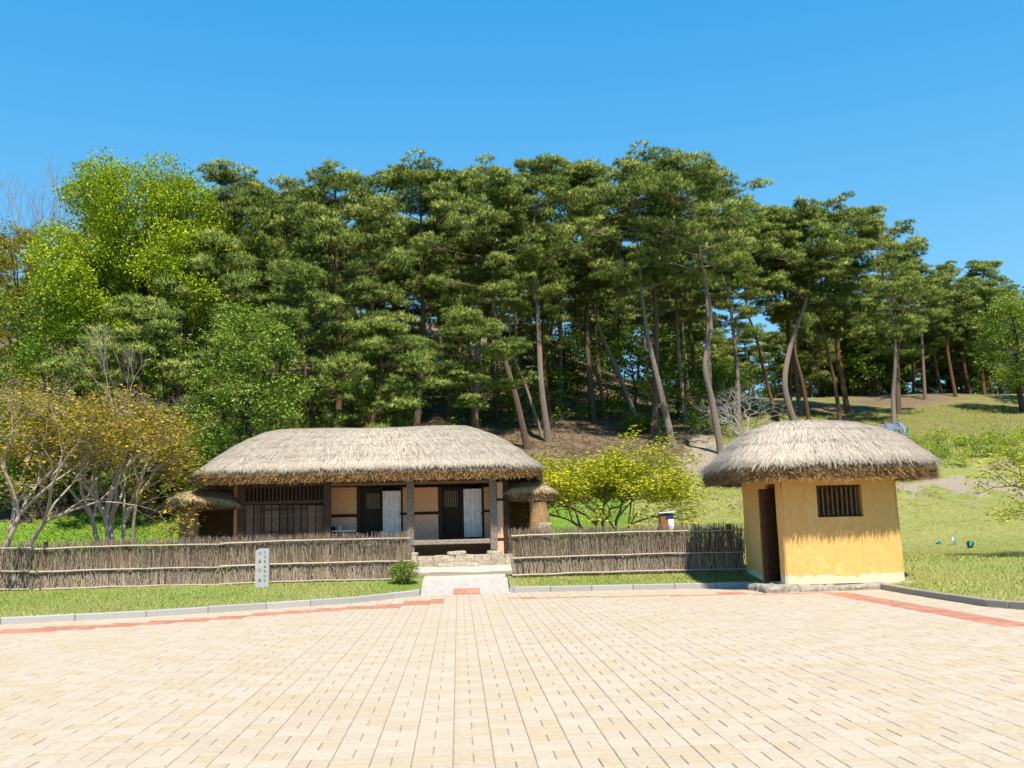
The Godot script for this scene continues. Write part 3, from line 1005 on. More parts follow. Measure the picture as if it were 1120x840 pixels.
func build_hut() -> void:
	var g := 0.12
	var x0 := 6.46
	var x1 := 8.88
	var d0 := 19.76
	var d1 := 22.5
	var h := thing("earthen_hut", V(7.67, 0.0, 21.1), "small yellow earthen hut with mushroom-like thatched roof and barred window", "hut")
	var tall := 2.16
	var win := Rect2(0.74, 1.31, 0.93, 0.64)
	earth_wall(h, V(x0, g, d0), Vector3.RIGHT, Vector3.BACK, x1 - x0, tall, 0.018, 0.975, win, 0.22)
	var door := Rect2(d1 - d0 - 0.98, 0.03, 0.66, 1.98)
	earth_wall(h, V(x0, g, d1), Vector3.BACK, Vector3.LEFT, d1 - d0, tall, -0.004, 0.985, door, 0.22)
	earth_wall(h, V(x1, g, d0), Vector3.FORWARD, Vector3.RIGHT, d1 - d0, tall, 0.028, 0.985, Rect2(), 0.2)
	earth_wall(h, V(x1, g, d1), Vector3.LEFT, Vector3.FORWARD, x1 - x0, tall, 0.01, 0.975, Rect2(), 0.2)
	# inside: dark lining, floor and ceiling
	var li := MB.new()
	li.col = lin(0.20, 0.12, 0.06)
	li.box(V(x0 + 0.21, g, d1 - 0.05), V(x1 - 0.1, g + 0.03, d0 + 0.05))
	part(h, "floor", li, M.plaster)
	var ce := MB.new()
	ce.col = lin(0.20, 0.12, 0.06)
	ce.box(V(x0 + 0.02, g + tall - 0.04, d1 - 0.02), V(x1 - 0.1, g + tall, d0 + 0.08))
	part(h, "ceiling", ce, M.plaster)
	# window bars
	var wx := x0 + win.position.x
	var wf := Node3D.new()
	wf.name = "window"
	h.add_child(wf, true)
	for e in [["window_sill", g + win.position.y - 0.02, g + win.position.y + 0.03], ["window_head", g + win.end.y - 0.035, g + win.end.y + 0.01]]:
		var fr := MB.new()
		fr.col = lin(0.12, 0.075, 0.045)
		fr.cbox(Vector3(wx - 0.01, e[1], -d0 - 0.16), Vector3(wx + win.size.x + 0.01, e[2], -d0 - 0.08), 0.006)
		part(wf, e[0], fr, M.timber_lying)
	for i in 9:
		var bx := wx + 0.06 + i * 0.098
		var b := MB.new()
		b.col = lin(0.36, 0.29, 0.24) * rr(0.85, 1.15)
		b.cbox(Vector3(bx - 0.013, g + win.position.y + 0.03, -d0 - 0.14), Vector3(bx + 0.013, g + win.end.y - 0.035, -d0 - 0.10), 0.006)
		part(wf, "bar", b, M.timber)
	# door: reddish frame and a dark leaf standing ajar
	var dn := d0 + 0.32
	var df := dn + 0.66
	for e in [[df - 0.07, df + 0.0], [dn, dn + 0.06]]:
		var b := MB.new()
		b.col = lin(0.30, 0.13, 0.05)
		b.cbox(V(x0 + 0.04, g + 0.0, e[1]), V(x0 + 0.19, g + 2.0, e[0]), 0.008)
		part(h, "door_frame", b, M.timber)
	var hd := MB.new()
	hd.col = lin(0.20, 0.10, 0.05)
	hd.cbox(V(x0 + 0.04, g + 1.94, df - 0.07), V(x0 + 0.19, g + 2.02, dn + 0.06), 0.008)
	part(h, "door_head", hd, M.timber_lying)
	var leaf := Node3D.new()
	leaf.name = "door"
	h.add_child(leaf, true)
	for k in 3:
		var b := MB.new()
		b.col = lin(0.26, 0.15, 0.085) * rr(0.8, 1.2)
		var xf := Transform3D(Basis(Vector3.UP, -0.95), V(x0 + 0.14, 0, df - 0.08))
		b.cbox(Vector3(-0.02, g + 0.03, 0.005 + k * 0.165), Vector3(0.02, g + 1.92, 0.16 + k * 0.165), 0.006, xf)
		part(leaf, "plank", b, M.timber)
	# wall plate and rafters
	for e in [[V(x0 - 0.05, g + tall + 0.03, d0 + 0.12), V(x1 + 0.05, g + tall + 0.03, d0 + 0.12)], [V(x0 - 0.05, g + tall + 0.03, d1 - 0.12), V(x1 + 0.05, g + tall + 0.03, d1 - 0.12)]]:
		log_part(h, "wall_plate", e[0], e[1], 0.06, 0.06, lin(0.17, 0.10, 0.055), M.timber_lying, 7)
	for i in 13:
		var x := 5.95 + i * 0.287
		log_part(h, "rafter", V(x, 2.27, 19.2), V(x * 0.8 + 7.67 * 0.2, 2.62, 20.6), 0.035, 0.04, lin(0.19, 0.11, 0.06), M.timber, 6)
		log_part(h, "rafter", V(x, 2.27, 23.05), V(x * 0.8 + 7.67 * 0.2, 2.62, 21.7), 0.035, 0.04, lin(0.19, 0.11, 0.06), M.timber, 6)
	for i in 9:
		var d := 19.6 + i * 0.36
		for s in [-1, 1]:
			log_part(h, "rafter", V(7.67 + s * 1.86, 2.27, d), V(7.67 + s * 0.8, 2.60, d * 0.8 + 21.1 * 0.2), 0.035, 0.04, lin(0.19, 0.11, 0.06), M.timber, 6)
	thatch_roof(h, {"c": V(7.68, 0, 21.15), "a": 2.20, "b": 2.03, "rc": 1.25, "L": 0.72, "y": 2.20, "lip": 0.32, "rise": 0.95, "bulge": 0.86, "courses": 4, "wob": 0.07, "seed": 4, "over": 0.7, "straws": 20000, "fringe": 14000, "nu": 130, "ropes": 0})
	# foundation stones and the doorstep
	var st := Node3D.new()
	st.name = "stone_footing"
	h.add_child(st, true)
	for e in [[5.95, 6.62, 19.95, 19.40, 0.125], [6.64, 7.45, 19.95, 19.44, 0.115], [7.47, 8.28, 19.95, 19.46, 0.10], [8.30, 9.1, 20.0, 19.55, 0.10], [5.92, 6.46, 21.0, 19.97, 0.12], [6.0, 6.46, 22.5, 21.02, 0.10]]:
		stone_part(st, "stone", V(e[0], -0.08, e[2]), V(e[1], e[4], e[3]), lin(0.47, 0.43, 0.38) * rr(0.9, 1.1), 0.06)
	var fill := MB.new()
	fill.col = lin(0.40, 0.34, 0.27)
	fill.box(V(6.2, -0.1, 22.5), V(9.0, 0.10, 19.75))
	part(st, "packed_earth", fill, M.concrete)

# ------------------------------------------------------------------ fences
func brush_fence(pts: Array, post_at: Array, label: String) -> void:      # pts: [x, d], a row of brushwood lashed to bamboo rails
	var a := V(pts[0][0], 0, pts[0][1])
	var b := V(pts[1][0], 0, pts[1][1])
	var L := a.distance_to(b)
	var dir := (b - a).normalized()
	var f := thing("brushwood_fence", a.lerp(b, 0.5) + Vector3.UP * 0.28, label, "fence")
	var y0 := 0.27
	var twigs := [lin(0.23, 0.185, 0.15), lin(0.32, 0.26, 0.215), lin(0.17, 0.125, 0.095), lin(0.42, 0.355, 0.295), lin(0.27, 0.19, 0.125), lin(0.36, 0.29, 0.205)]
	var panels := maxi(1, roundi(L / 2.4))
	for k in panels:
		var br := MB.new()
		var s0 := L * k / panels
		var s1 := L * (k + 1) / panels
		var lift := rr(-0.02, 0.02)
		for i in int((s1 - s0) * 520.0):
			var s := rr(s0, s1)
			var c := a + dir * s + Vector3(0, 0, rr(-0.06, 0.05))
			br.col = twigs[rng.randi() % 6] * rr(0.8, 1.2)
			var low := rng.randf() < 0.45
			var ya := y0 - 0.02 if low or rng.randf() < 0.7 else y0 + rr(0, 0.4)
			if low: br.col = twigs[[1, 3, 5][rng.randi() % 3]] * rr(0.95, 1.35)
			var yb := y0 + (rr(0.35, 0.62) if low else rr(0.92, 1.10) + lift + 0.03 * nz.get_noise_1d(s * 90.0))
			var lean := dir * rr(-0.17, 0.17) + Vector3(0, 0, rr(-0.03, 0.03))
			var p0 := Vector3(c.x, ya, c.z)
			var p1 := Vector3(c.x, yb, c.z) + lean
			var pm := p0.lerp(p1, rr(0.4, 0.6)) + dir * rr(-0.025, 0.025)
			var r := rr(0.005, 0.0115) if not low else rr(0.006, 0.0135)
			br.tube([p0, pm, p1], [r, r * 0.9, r * 0.45], 3, false)
		part(f, "brushwood", br, M.twig, "stuff")
	for s in post_at:
		var c: Vector3 = a + dir * s
		log_part(f, "post", Vector3(c.x, -0.05, c.z - 0.02), Vector3(c.x + rr(-0.02, 0.02), y0 + rr(1.0, 1.09), c.z - 0.02), 0.058, 0.05, lin(0.36, 0.24, 0.125) * rr(0.85, 1.15), M.bark, 8)
	for y in [0.05, 0.43, 0.93]:
		for side in [1.0, -1.0]:
			var n := maxi(1, roundi(L / 4.2))
			for k in n:
				var pts2 := []
				var rad := []
				var o0 := rr(-0.012, 0.012)
				for i in 13:
					var t := i / 12.0
					var s := L * (k + t * 1.02 - 0.01) / n
					var p := a + dir * s
					pts2.append(Vector3(p.x, y0 + y + o0 + 0.02 * sin(t * PI) * rr(0.6, 1.0) - 0.012 * (k % 2) + 0.012 * nz.get_noise_2d(s * 120.0, y * 300.0), p.z + side * 0.078))
					rad.append(lerpf(0.021, 0.015, t))
				var rl := MB.new()
				rl.col = lin(0.52, 0.445, 0.35) * rr(0.88, 1.08)
				rl.tube(pts2, rad, 7)
				part(f, "bamboo_rail", rl, M.paper)
	for i in int(L / 1.2):
		var p := a + dir * (0.4 + i * 1.2 + rr(-0.2, 0.2))
		for y in [0.43, 0.93]:
			var tie := MB.new()
			tie.col = lin(0.20, 0.15, 0.09)
			var loop := []
			var rad := []
			for k in 9:
				var an := TAU * k / 8.0
				loop.append(Vector3(p.x + 0.01 * sin(an), y0 + y + 0.03 * sin(an), p.z + 0.10 * cos(an)))
				rad.append(0.006)
			tie.tube(loop, rad, 4, false)
			part(f, "tie", tie, M.twig)

func build_fences() -> void:
	var dg := 22.72
	brush_fence([[-13.5, 22.85], [-1.12, dg]], [0.2, 2.2, 4.4, 6.15, 8.3, 10.4, 12.25], "long brushwood fence with bamboo rails in front of the plank door")
	brush_fence([[1.24, dg], [6.42, 22.6]], [0.06, 1.75, 3.35, 4.9], "shorter brushwood fence with bamboo rails ending at the yellow hut")

# ------------------------------------------------------------------ trees
func tuft_tpl(blades: int, wide: float, open: float, tints: Array) -> Tpl:
	var t := Tpl.new()
	for i in blades:
		var az := rng.randf() * TAU
		var po := open * sqrt(rng.randf())
		var dir := Vector3(sin(po) * cos(az), cos(po), sin(po) * sin(az))
		var side := dir.cross(Vector3(rr(-1, 1), rr(-1, 1), rr(-1, 1))).normalized()
		var b := Vector3(0, rr(-0.25, 0.1), 0)
		var ln := rr(0.65, 1.0)
		var nn := (side.cross(dir).normalized() * 0.35 + Vector3.UP * 0.45 + dir * 0.35).normalized()
		for p in [b - side * wide * 0.5, b + dir * ln, b + side * wide * 0.5]:
			t.v.append(p); t.n.append(nn)
	for c in tints:
		var pc := PackedColorArray()
		pc.resize(t.v.size())
		pc.fill(c)
		t.cs.append(pc)
	return t
func leaf_tpl(leaves: int, ln: float, wd: float, tints: Array) -> Tpl:      # a spray of leaves inside a unit ball
	var t := Tpl.new()
	for i in leaves:
		var o := Vector3(rr(-1, 1), rr(-0.7, 0.7), rr(-1, 1))
		if o.length() > 1.0: o = o.normalized()
		var dir := (o + Vector3(rr(-0.8, 0.8), rr(-0.6, 0.4), rr(-0.8, 0.8))).normalized()
		var up := (Vector3.UP * 1.1 + Vector3(rr(-1, 1), rr(-0.4, 0.6), rr(-1, 1)) + o * 0.5).normalized()
		var side := dir.cross(up).normalized()
		var nn := side.cross(dir).normalized()
		var k := rr(0.7, 1.2)
		var tip := o + dir * ln * k
		var mid := o + dir * ln * k * 0.45
		var fold := nn * wd * 0.16
		for p in [o, mid - side * wd * k * 0.5 + fold, tip, o, tip, mid + side * wd * k * 0.5 + fold]:
			t.v.append(p); t.n.append(nn)
	for c in tints:
		var pc := PackedColorArray()
		for i in leaves:
			var q: Color = c * rr(0.82, 1.18)
			for k in 6: pc.append(q)
		t.cs.append(pc)
	return t

var tufts := []
func pine_parts(root: Node3D, base: Vector3, path: Array, r0: float, top: Vector3, R: float, crown_from: float, pads: int, bark: Color, light := 0) -> void:
	# path: points up the trunk from the base; the crown is a heap of flat needle pads on limbs
	var pts := [base - Vector3(0, 0.25, 0)]
	var rad := [r0 * 1.25]
	var all := [base] + path + [top]
	var total := 0.0
	for i in all.size() - 1: total += all[i].distance_to(all[i + 1])
	var run := 0.0
	var line := []                                   # resampled spine
	for i in all.size() - 1:
		var n := 5
		for k in n:
			var p0: Vector3 = all[maxi(i - 1, 0)]
			var p: Vector3 = all[i].cubic_interpolate(all[i + 1], p0, all[mini(i + 2, all.size() - 1)], float(k) / n)
			line.append(p)
	line.append(top - Vector3(0, 0.4, 0))
	for i in line.size():
		var t := float(i) / (line.size() - 1)
		if i > 0: pts.append(line[i]); rad.append(r0 * lerpf(1.0, 0.12, pow(t, 1.1)))
	var wood := MB.new()
	wood.col = bark
	wood.tube(pts, rad, 8, false)
	var crown := MB.new()
	var tall := top.y - base.y
	var spine := func(f: float) -> Vector3:
		var y := base.y + tall * f
		for i in line.size() - 1:
			if line[i + 1].y >= y or i == line.size() - 2:
				return line[i].lerp(line[i + 1], clampf((y - line[i].y) / maxf(line[i + 1].y - line[i].y, 0.01), 0, 1))
		return top
	var az := rng.randf() * TAU
	for i in pads:
		var q := float(i) / (pads - 1)
		var f := lerpf(crown_from, 0.985, pow(q, 0.85))
		az += 2.399 + rr(-0.5, 0.5)
		var prof := sin(PI * clampf(0.18 + 0.80 * q, 0, 1))
		var reach := R * clampf(prof, 0.12, 1.0) * rr(0.42, 1.05)
		if q > 0.93: reach = R * rr(0.0, 0.3)
		var s: Vector3 = spine.call(clampf(f - 0.05, 0, 1))
		var e: Vector3 = spine.call(f) + Vector3(cos(az) * reach, rr(-0.12, 0.16) * reach + rr(-0.35, 0.4), sin(az) * reach)
		var m := s.lerp(e, 0.55) + Vector3(rr(-0.2, 0.2), rr(-0.1, 0.25), rr(-0.2, 0.2))
		var lr := maxf(0.022, r0 * 0.24 * (1.0 - 0.6 * q))
		wood.tube([s, m, e], [lr, lr * 0.7, lr * 0.3], 4, false)
		var n := 6 + rng.randi() % 4
		for k in n:
			var pc := s.lerp(e, rr(0.45, 1.05)) + Vector3(rr(-1, 1), 0, rr(-1, 1)) * 0.19 * R + Vector3.UP * rr(-0.22, 0.42)
			if k == 0: pc = e
			wood.tube([m, pc], [0.018, 0.008], 3, false)
			var pr := rr(0.26, 0.62) * (0.72 + 0.07 * R)
			var pad_tint: int = clampi(light + rng.randi() % 4, 0, 5)  # random tint step for each needle pad
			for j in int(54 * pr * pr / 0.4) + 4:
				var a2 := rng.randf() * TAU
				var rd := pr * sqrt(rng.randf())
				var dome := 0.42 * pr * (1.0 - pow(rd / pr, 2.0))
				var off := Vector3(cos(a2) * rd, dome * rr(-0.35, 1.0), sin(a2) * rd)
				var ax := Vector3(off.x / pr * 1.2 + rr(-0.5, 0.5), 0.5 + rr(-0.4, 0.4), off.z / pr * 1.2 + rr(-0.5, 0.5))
				var ci: int = clampi(pad_tint + (rng.randi() % 3) - 1, 0, 5)
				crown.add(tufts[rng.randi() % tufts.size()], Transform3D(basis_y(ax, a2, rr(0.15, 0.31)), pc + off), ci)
	part(root, "trunk", wood, M.bark)
	part(root, "crown", crown, M.needles)

func lobed_crown(mb: MB, lobes: Array, tpl: Array, per_m2: float, size: float, dark: int) -> void:
	for l in lobes:
		var c: Vector3 = l[0]
		var r: Vector3 = l[1]
		var n := int(per_m2 * (r.x * r.y + r.y * r.z + r.x * r.z) * 4.2)
		for i in n:
			var o := Vector3(rng.randfn(), rng.randfn(), rng.randfn()).normalized()
			var k := pow(rng.randf(), 0.24)
			var p := c + o * r * k * (1.0 + 0.22 * nz.get_noise_3d(o.x * 160.0 + c.x * 30.0, o.y * 160.0, o.z * 160.0))
			var ci: int = clampi(l[2] + rng.randi() % 3, 0, 5)
			mb.add(tpl[rng.randi() % tpl.size()], Transform3D(Basis(Vector3(rr(-1, 1), rr(-1, 1), rr(-1, 1)).normalized(), rr(-0.5, 0.5)).rotated(Vector3.UP, rng.randf() * TAU).scaled(Vector3.ONE * size * rr(0.7, 1.3)), p), ci)
func broadleaf(called: String, base: Vector3, tall: float, wide: float, low: float, lobes_n: int, tpl: Array, per: float, size: float, tone: int, label: String, cat: String, group := "", bark := Color(0.16, 0.12, 0.09)) -> Node3D:
	var t := thing(called, base, label, cat, group)
	var wood := MB.new()
	wood.col = bark
	var tr := [base - Vector3(0, 0.3, 0), base + Vector3(rr(-0.2, 0.2), tall * 0.25, rr(-0.2, 0.2)), base + Vector3(rr(-0.3, 0.3), tall * 0.55, rr(-0.3, 0.3)), base + Vector3(rr(-0.3, 0.3), tall * 0.88, 0)]
	wood.tube(tr, [tall * 0.02 + 0.03, tall * 0.016 + 0.02, tall * 0.010 + 0.01, 0.015], 8, false)
	var lobes := []
	for i in lobes_n:
		var q := (i + 0.5) / lobes_n
		var y := lerpf(low, 0.93, q)
		var prof := sin(PI * (0.22 + 0.68 * (y - low) / (1.0 - low)))
		var az := i * 2.399 + rr(-0.4, 0.4)
		var rr_ := wide * 0.5 * prof * rr(0.45, 0.85)
		var c: Vector3 = base + Vector3(cos(az) * rr_, tall * y, sin(az) * rr_)
		var s := wide * rr(0.14, 0.23) * (0.62 if lobes_n > 40 else 0.9)
		lobes.append([c, Vector3(s, s * rr(0.6, 0.85), s), tone])
		wood.tube([tr[1].lerp(tr[3], clampf(y - 0.25, 0, 1)), (tr[2] + c) * 0.5 + Vector3(0, -0.2, 0), c], [0.05, 0.035, 0.012], 4, false)
	var crown := MB.new()
	lobed_crown(crown, lobes, tpl, per, size, tone)
	part(t, "trunk", wood, M.bark)
	part(t, "crown", crown, M.leaves)
	return t
func grow(mb: MB, p: Vector3, dir: Vector3, ln: float, r: float, lvl: int, last: int, tips: Array, o: Dictionary) -> void:
	var q := p + dir * ln
	var m: Vector3 = p.lerp(q, 0.5) + Vector3(rr(-1, 1), rr(-0.6, 0.6), rr(-1, 1)) * ln * o.bend
	var r1: float = r * o.taper
	mb.col = o.col if lvl < 3 else o.twig
	mb.tube([p, m, q], [r, (r + r1) * 0.5, r1], 7 if lvl < 2 else (5 if lvl < 3 else 3), false)
	if lvl >= last:
		tips.append([q, dir])
		return
	if lvl >= last - 1: tips.append([m, dir])
	var n: int = o.kids + (1 if rng.randf() < o.extra else 0)
	var az := rng.randf() * TAU
	for i in n:
		az += TAU / n + rr(-0.5, 0.5)
		var x := dir.cross(Vector3(0.2, 0.1, 0.97)).normalized()
		var y := dir.cross(x)
		var sp: float = o.spread * rr(0.55, 1.25)
		var nd := (dir * cos(sp) + (x * cos(az) + y * sin(az)) * sin(sp))
		nd = (nd + Vector3.UP * o.up + Vector3(nd.x, 0, nd.z) * o.flat).normalized()
		grow(mb, q if i == 0 or rng.randf() < 0.5 else m.lerp(q, rr(0.4, 0.9)), nd, ln * o.shrink * rr(0.8, 1.15), r1 * (0.92 if i == 0 else 0.72), lvl + 1, last, tips, o)
func copy(o: Node3D, called: String) -> Node3D:
	var c: Node3D = o.duplicate()
	c.name = numbered(called)
	add_child(c)
	return c

func build_woods() -> void:
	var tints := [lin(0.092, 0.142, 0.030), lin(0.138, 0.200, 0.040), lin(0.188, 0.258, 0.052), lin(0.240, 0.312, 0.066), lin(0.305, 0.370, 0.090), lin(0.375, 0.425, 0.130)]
	for i in 7: tufts.append(tuft_tpl(13, 0.10, 1.2, tints))
	var red := lin(0.29, 0.165, 0.105)
	var grey := lin(0.47, 0.39, 0.33)
	var dusk := lin(0.28, 0.20, 0.15)
	# pines whose trunks can be told apart: base pixel, trunk pixels, top pixel, crown radius in metres, where the crown starts, trunk radius
	var G := "tall pines standing in front of the grove"
	var one := "tall red pine with bare slender trunk among the grove"
	var list := [
		[[457, 461], [[453, 400], [438, 345], [414, 300]], [425, 186], 3.7, 0.42, 0.20, red, one],
		[[491, 461], [[492, 420], [488, 365], [494, 300]], [490, 192], 3.2, 0.45, 0.16, red, one],
		[[577, 491], [[563, 430], [546, 370], [539, 310]], [545, 186], 3.6, 0.45, 0.20, dusk, "dark leaning pine trunk just above right end of the house roof"],
		[[600, 483], [[592, 420], [588, 340], [581, 290]], [592, 172], 3.9, 0.50, 0.20, grey, "stout straight pine beside the dark leaning one above the house roof"],
		[[593, 478], [[576, 425], [561, 385], [556, 330]], [560, 205], 2.4, 0.62, 0.10, grey, "thin slanting pine stem between two thick trunks behind the house"],
		[[697, 463], [[681, 420], [660, 370], [650, 330]], [640, 180], 3.9, 0.50, 0.19, grey, "pale pine leaning left above the yellow-green maple"],
		[[736, 488], [[723, 430], [709, 370], [701, 310]], [690, 180], 3.8, 0.54, 0.20, grey, "tall pine with long pale bare trunk between maple and hut roof"],
		[[789, 497], [[779, 440], [771, 400], [778, 350], [770, 300]], [745, 168], 4.1, 0.56, 0.19, grey, "pine with wavy pale trunk right beside the bare tangled shrub"],
		[[869, 464], [[858, 420], [867, 370], [881, 330], [885, 290]], [875, 222], 3.6, 0.52, 0.22, grey, "pine with thick curved grey trunk rising behind the hut roof"],
		[[885, 463], [[878, 420], [870, 385], [868, 340]], [838, 226], 3.0, 0.56, 0.14, red, "thin pine with reddish trunk close to the thick curved one"],
		[[919, 463], [[913, 420], [902, 370], [897, 330]], [905, 226], 3.4, 0.50, 0.14, red, "slender pine leaning left above the hut ridge"],
		[[978, 467], [[977, 430], [979, 395], [976, 350]], [948, 226], 3.1, 0.36, 0.15, grey, "upright pine at the edge of the grove beside the sunny slope"],
		[[851, 461], [[839, 420], [826, 365], [816, 330]], [810, 222], 3.0, 0.55, 0.14, red, one],
		[[662, 460], [[656, 420], [641, 380], [631, 340]], [612, 185], 3.2, 0.52, 0.15, red, one],
	]
	var light := 1
	for e in list:
		var b := hit(e[0][0], e[0][1])
		var d := -b.z
		var t := thing("pine_tree", b, e[7], "tree", G if e[7] == one else "")
		var path := []
		for p in e[1]: path.append(at(p[0], p[1], d + rr(-0.3, 0.3)))
		pine_parts(t, b, path, e[5], at(e[2][0], e[2][1], d), e[3] * 1.08, e[4] + 0.03, 25, e[6], light)
	# eight kinds of pine that are copied: height, crown radius, where the crown starts, pads, bark
	var kinds := [[12.0, 3.2, 0.50, 24, red], [13.0, 3.4, 0.52, 24, dusk], [11.0, 2.9, 0.42, 24, red], [12.5, 3.5, 0.55, 24, grey], [10.5, 2.8, 0.40, 24, dusk], [9.0, 2.9, 0.22, 30, red], [13.0, 4.0, 0.32, 36, red], [12.5, 3.9, 0.36, 36, red]]
	var protos := []
	for k in kinds:
		var o := Node3D.new()
		o.name = "pine_kind"
		var lean := Vector3(rr(-0.9, 0.9), 0, rr(-0.6, 0.6))
		add_child(o, true)
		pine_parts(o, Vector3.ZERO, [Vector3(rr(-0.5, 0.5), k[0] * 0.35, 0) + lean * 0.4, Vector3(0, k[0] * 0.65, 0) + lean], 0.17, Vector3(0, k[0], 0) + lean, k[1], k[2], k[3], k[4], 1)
		remove_child(o)
		protos.append(o)
	# pines whose foot is hidden: x pixel, depth, top pixel, crown radius, kind
	var two := "bushy pine with dense layered crown behind the house"
	for e in [[252, 50, 258, 184, 4.0, 6, "bushy pine pressed against the big spring-green tree"], [312, 52, 312, 194, 4.0, 7, two], [366, 49, 376, 184, 4.2, 6, two], [410, 41, 402, 345, 2.7, 5, "low young pine with flat boughs behind the house roof"], [512, 44, 505, 338, 2.8, 0, "lower pine with broad flat boughs spreading right above the house ridge"],
		[165, 40.5, 168, 330, 3.2, 5, "pale green young pine behind the yellowing trees"], [218, 46, 222, 250, 3.0, 5, "half-grown pine between spring-green tree and glossy green tree"], [455, 55, 455, 180, 3.8, 1, two], [520, 56, 520, 184, 3.6, 3, two], [715, 54, 722, 170, 3.6, 1, two], [778, 56, 780, 182, 3.2, 3, two], [340, 41.5, 345, 300, 2.8, 4, two],
		[985, 62, 985, 268, 3.0, 4, "small pine at the end of the grove by the sunny slope"], [930, 64, 938, 222, 3.3, 2, two], [865, 66, 860, 225, 3.3, 0, two], [650, 58, 655, 176, 3.6, 1, two]]:
		var x := at(e[0], 480, e[1]).x
		var b := V(x, height(x, e[1]), e[1])
		var top := at(e[2], e[3], e[1])
		var t := copy(protos[e[5]], "pine_tree")
		t.position = b - Vector3(0, 0.1, 0)
		t.scale = Vector3(1.12 * e[4] / kinds[e[5]][1], (top.y - b.y) / kinds[e[5]][0], 1.12 * e[4] / kinds[e[5]][1])
		t.rotation.y = rng.randf() * TAU
		t.set_meta("label", e[6]); t.set_meta("category", "tree")
		if e[6] == two: t.set_meta("group", "bushy pines of the grove")
	var spots := []
	for i in 900:
		if spots.size() >= 84: break
		var x := rr(-32, 24)
		var d := rr(57, 104)
		if x > 10 and d > 74: continue
		var ok := true
		for s in spots:
			if Vector2(x - s[0], d - s[1]).length() < 3.2: ok = false
		if ok: spots.append([x, d, rr(0.85, 1.1), "dark pine standing deep inside the grove", "pines deep in the grove"])
	for i in 66:
		var d := rr(75, 100)
		var x: float = at(rr(640, 1160), 430, d).x
		spots.append([x, d, rr(0.8, 1.05), "dark low-boughed pine beyond the crest behind the trunks", "pines beyond the crest"])
	for e in [[1012, 70, 1.0], [1030, 74, 1.0], [1046, 71, 1.05], [1062, 76, 1.1], [1078, 72, 1.0], [1096, 77, 1.1], [1018, 80, 1.1], [1054, 82, 1.15], [1088, 83, 1.15], [1120, 74, 1.05], [1145, 78, 1.1], [1000, 76, 1.0], [1110, 86, 1.1], [1170, 72, 1.0], [1035, 88, 1.2], [1070, 90, 1.2]]:
		spots.append([at(e[0], 440, e[1]).x, e[1], e[2] * 0.80, "pine in the row along the top of the sunny slope", "pines along the sunny slope"])
	for i in spots.size():
		var e: Array = spots[i]
		var o := copy(protos[(5 if rng.randf() < 0.6 else 4) if e[4] == "pines beyond the crest" else rng.randi() % 6], "background_pine")
		o.position = V(e[0], height(e[0], e[1]) - 0.1, e[1])
		o.rotation.y = rng.randf() * TAU
		o.scale = Vector3.ONE * e[2]
		o.set_meta("label", e[3]); o.set_meta("category", "tree"); o.set_meta("group", e[4])
	for o in protos: o.free()
	# broadleaf trees
	var spring := [lin(0.17, 0.25, 0.014), lin(0.22, 0.31, 0.017), lin(0.27, 0.36, 0.02), lin(0.32, 0.40, 0.025), lin(0.37, 0.43, 0.032), lin(0.42, 0.46, 0.04)]
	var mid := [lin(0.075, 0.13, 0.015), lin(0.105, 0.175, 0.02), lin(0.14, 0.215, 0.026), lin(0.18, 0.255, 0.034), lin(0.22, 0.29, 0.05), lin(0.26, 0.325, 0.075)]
	var olive := [lin(0.14, 0.14, 0.016), lin(0.20, 0.18, 0.018), lin(0.25, 0.215, 0.02), lin(0.30, 0.24, 0.024), lin(0.34, 0.27, 0.03), lin(0.30, 0.30, 0.03)]
	var tS := []
	var tM := []
	var tO := []
	for k in 4:
		tS.append(leaf_tpl(12, 0.55, 0.34, spring)); tM.append(leaf_tpl(12, 0.55, 0.34, mid)); tO.append(leaf_tpl(11, 0.5, 0.28, olive))
	var place := func(px: float, d: float) -> Vector3:
		var x := at(px, 480, d).x
		return V(x, height(x, d), d)
	var tall_to := func(b: Vector3, px: float, py: float) -> float: return at(px, py, -b.z).y - b.y
	var b: Vector3 = place.call(150, 48)
	broadleaf("broadleaf_tree", b, tall_to.call(b, 150, 172), 10.6, 0.30, 74, tS, 8.5, 0.24, 2, "big bright spring-green broadleaf tree rising above the pines", "tree")
	b = place.call(20, 50)
	broadleaf("broadleaf_tree", b, tall_to.call(b, 20, 235), 6.5, 0.4, 16, tO, 5.0, 0.25, 2, "olive yellow thinly leaved tree at the edge of the wood", "tree")
	b = place.call(85, 47)
	broadleaf("broadleaf_tree", b, tall_to.call(b, 85, 268), 6.0, 0.35, 16, tS, 6.0, 0.25, 1, "mid-sized yellow-green tree below the big spring-green one", "tree")
	b = place.call(-20, 44)
	broadleaf("broadleaf_tree", b, tall_to.call(b, 0, 300), 6.5, 0.2, 16, tM, 6.0, 0.25, 2, "dense fresh green tree at the wood edge behind the yellowing trees", "tree")
	b = place.call(48, 41)
	broadleaf("broadleaf_tree", b, tall_to.call(b, 48, 340), 5.0, 0.15, 14, tM, 6.0, 0.24, 1, "low green tree behind the largest yellowing tree", "tree")
	b = place.call(196, 45)
	broadleaf("broadleaf_tree", b, tall_to.call(b, 196, 290), 3.6, 0.45, 10, tM, 6.5, 0.22, 3, "pale bluish-green young tree tucked under a dense pine", "tree")
	b = place.call(268, 37.5)
	broadleaf("broadleaf_tree", b, tall_to.call(b, 268, 322), 4.8, 0.06, 34, tM, 9.0, 0.20, 3, "glossy green broadleaf tree touching the left end of the thatched roof", "tree")
	b = place.call(1122, 62)
	broadleaf("broadleaf_tree", b, tall_to.call(b, 1115, 318), 5.6, 0.22, 16, tM, 5.5, 0.30, 3, "bright green broadleaf tree in front of the slope pines", "tree")
	b = place.call(1168, 66)
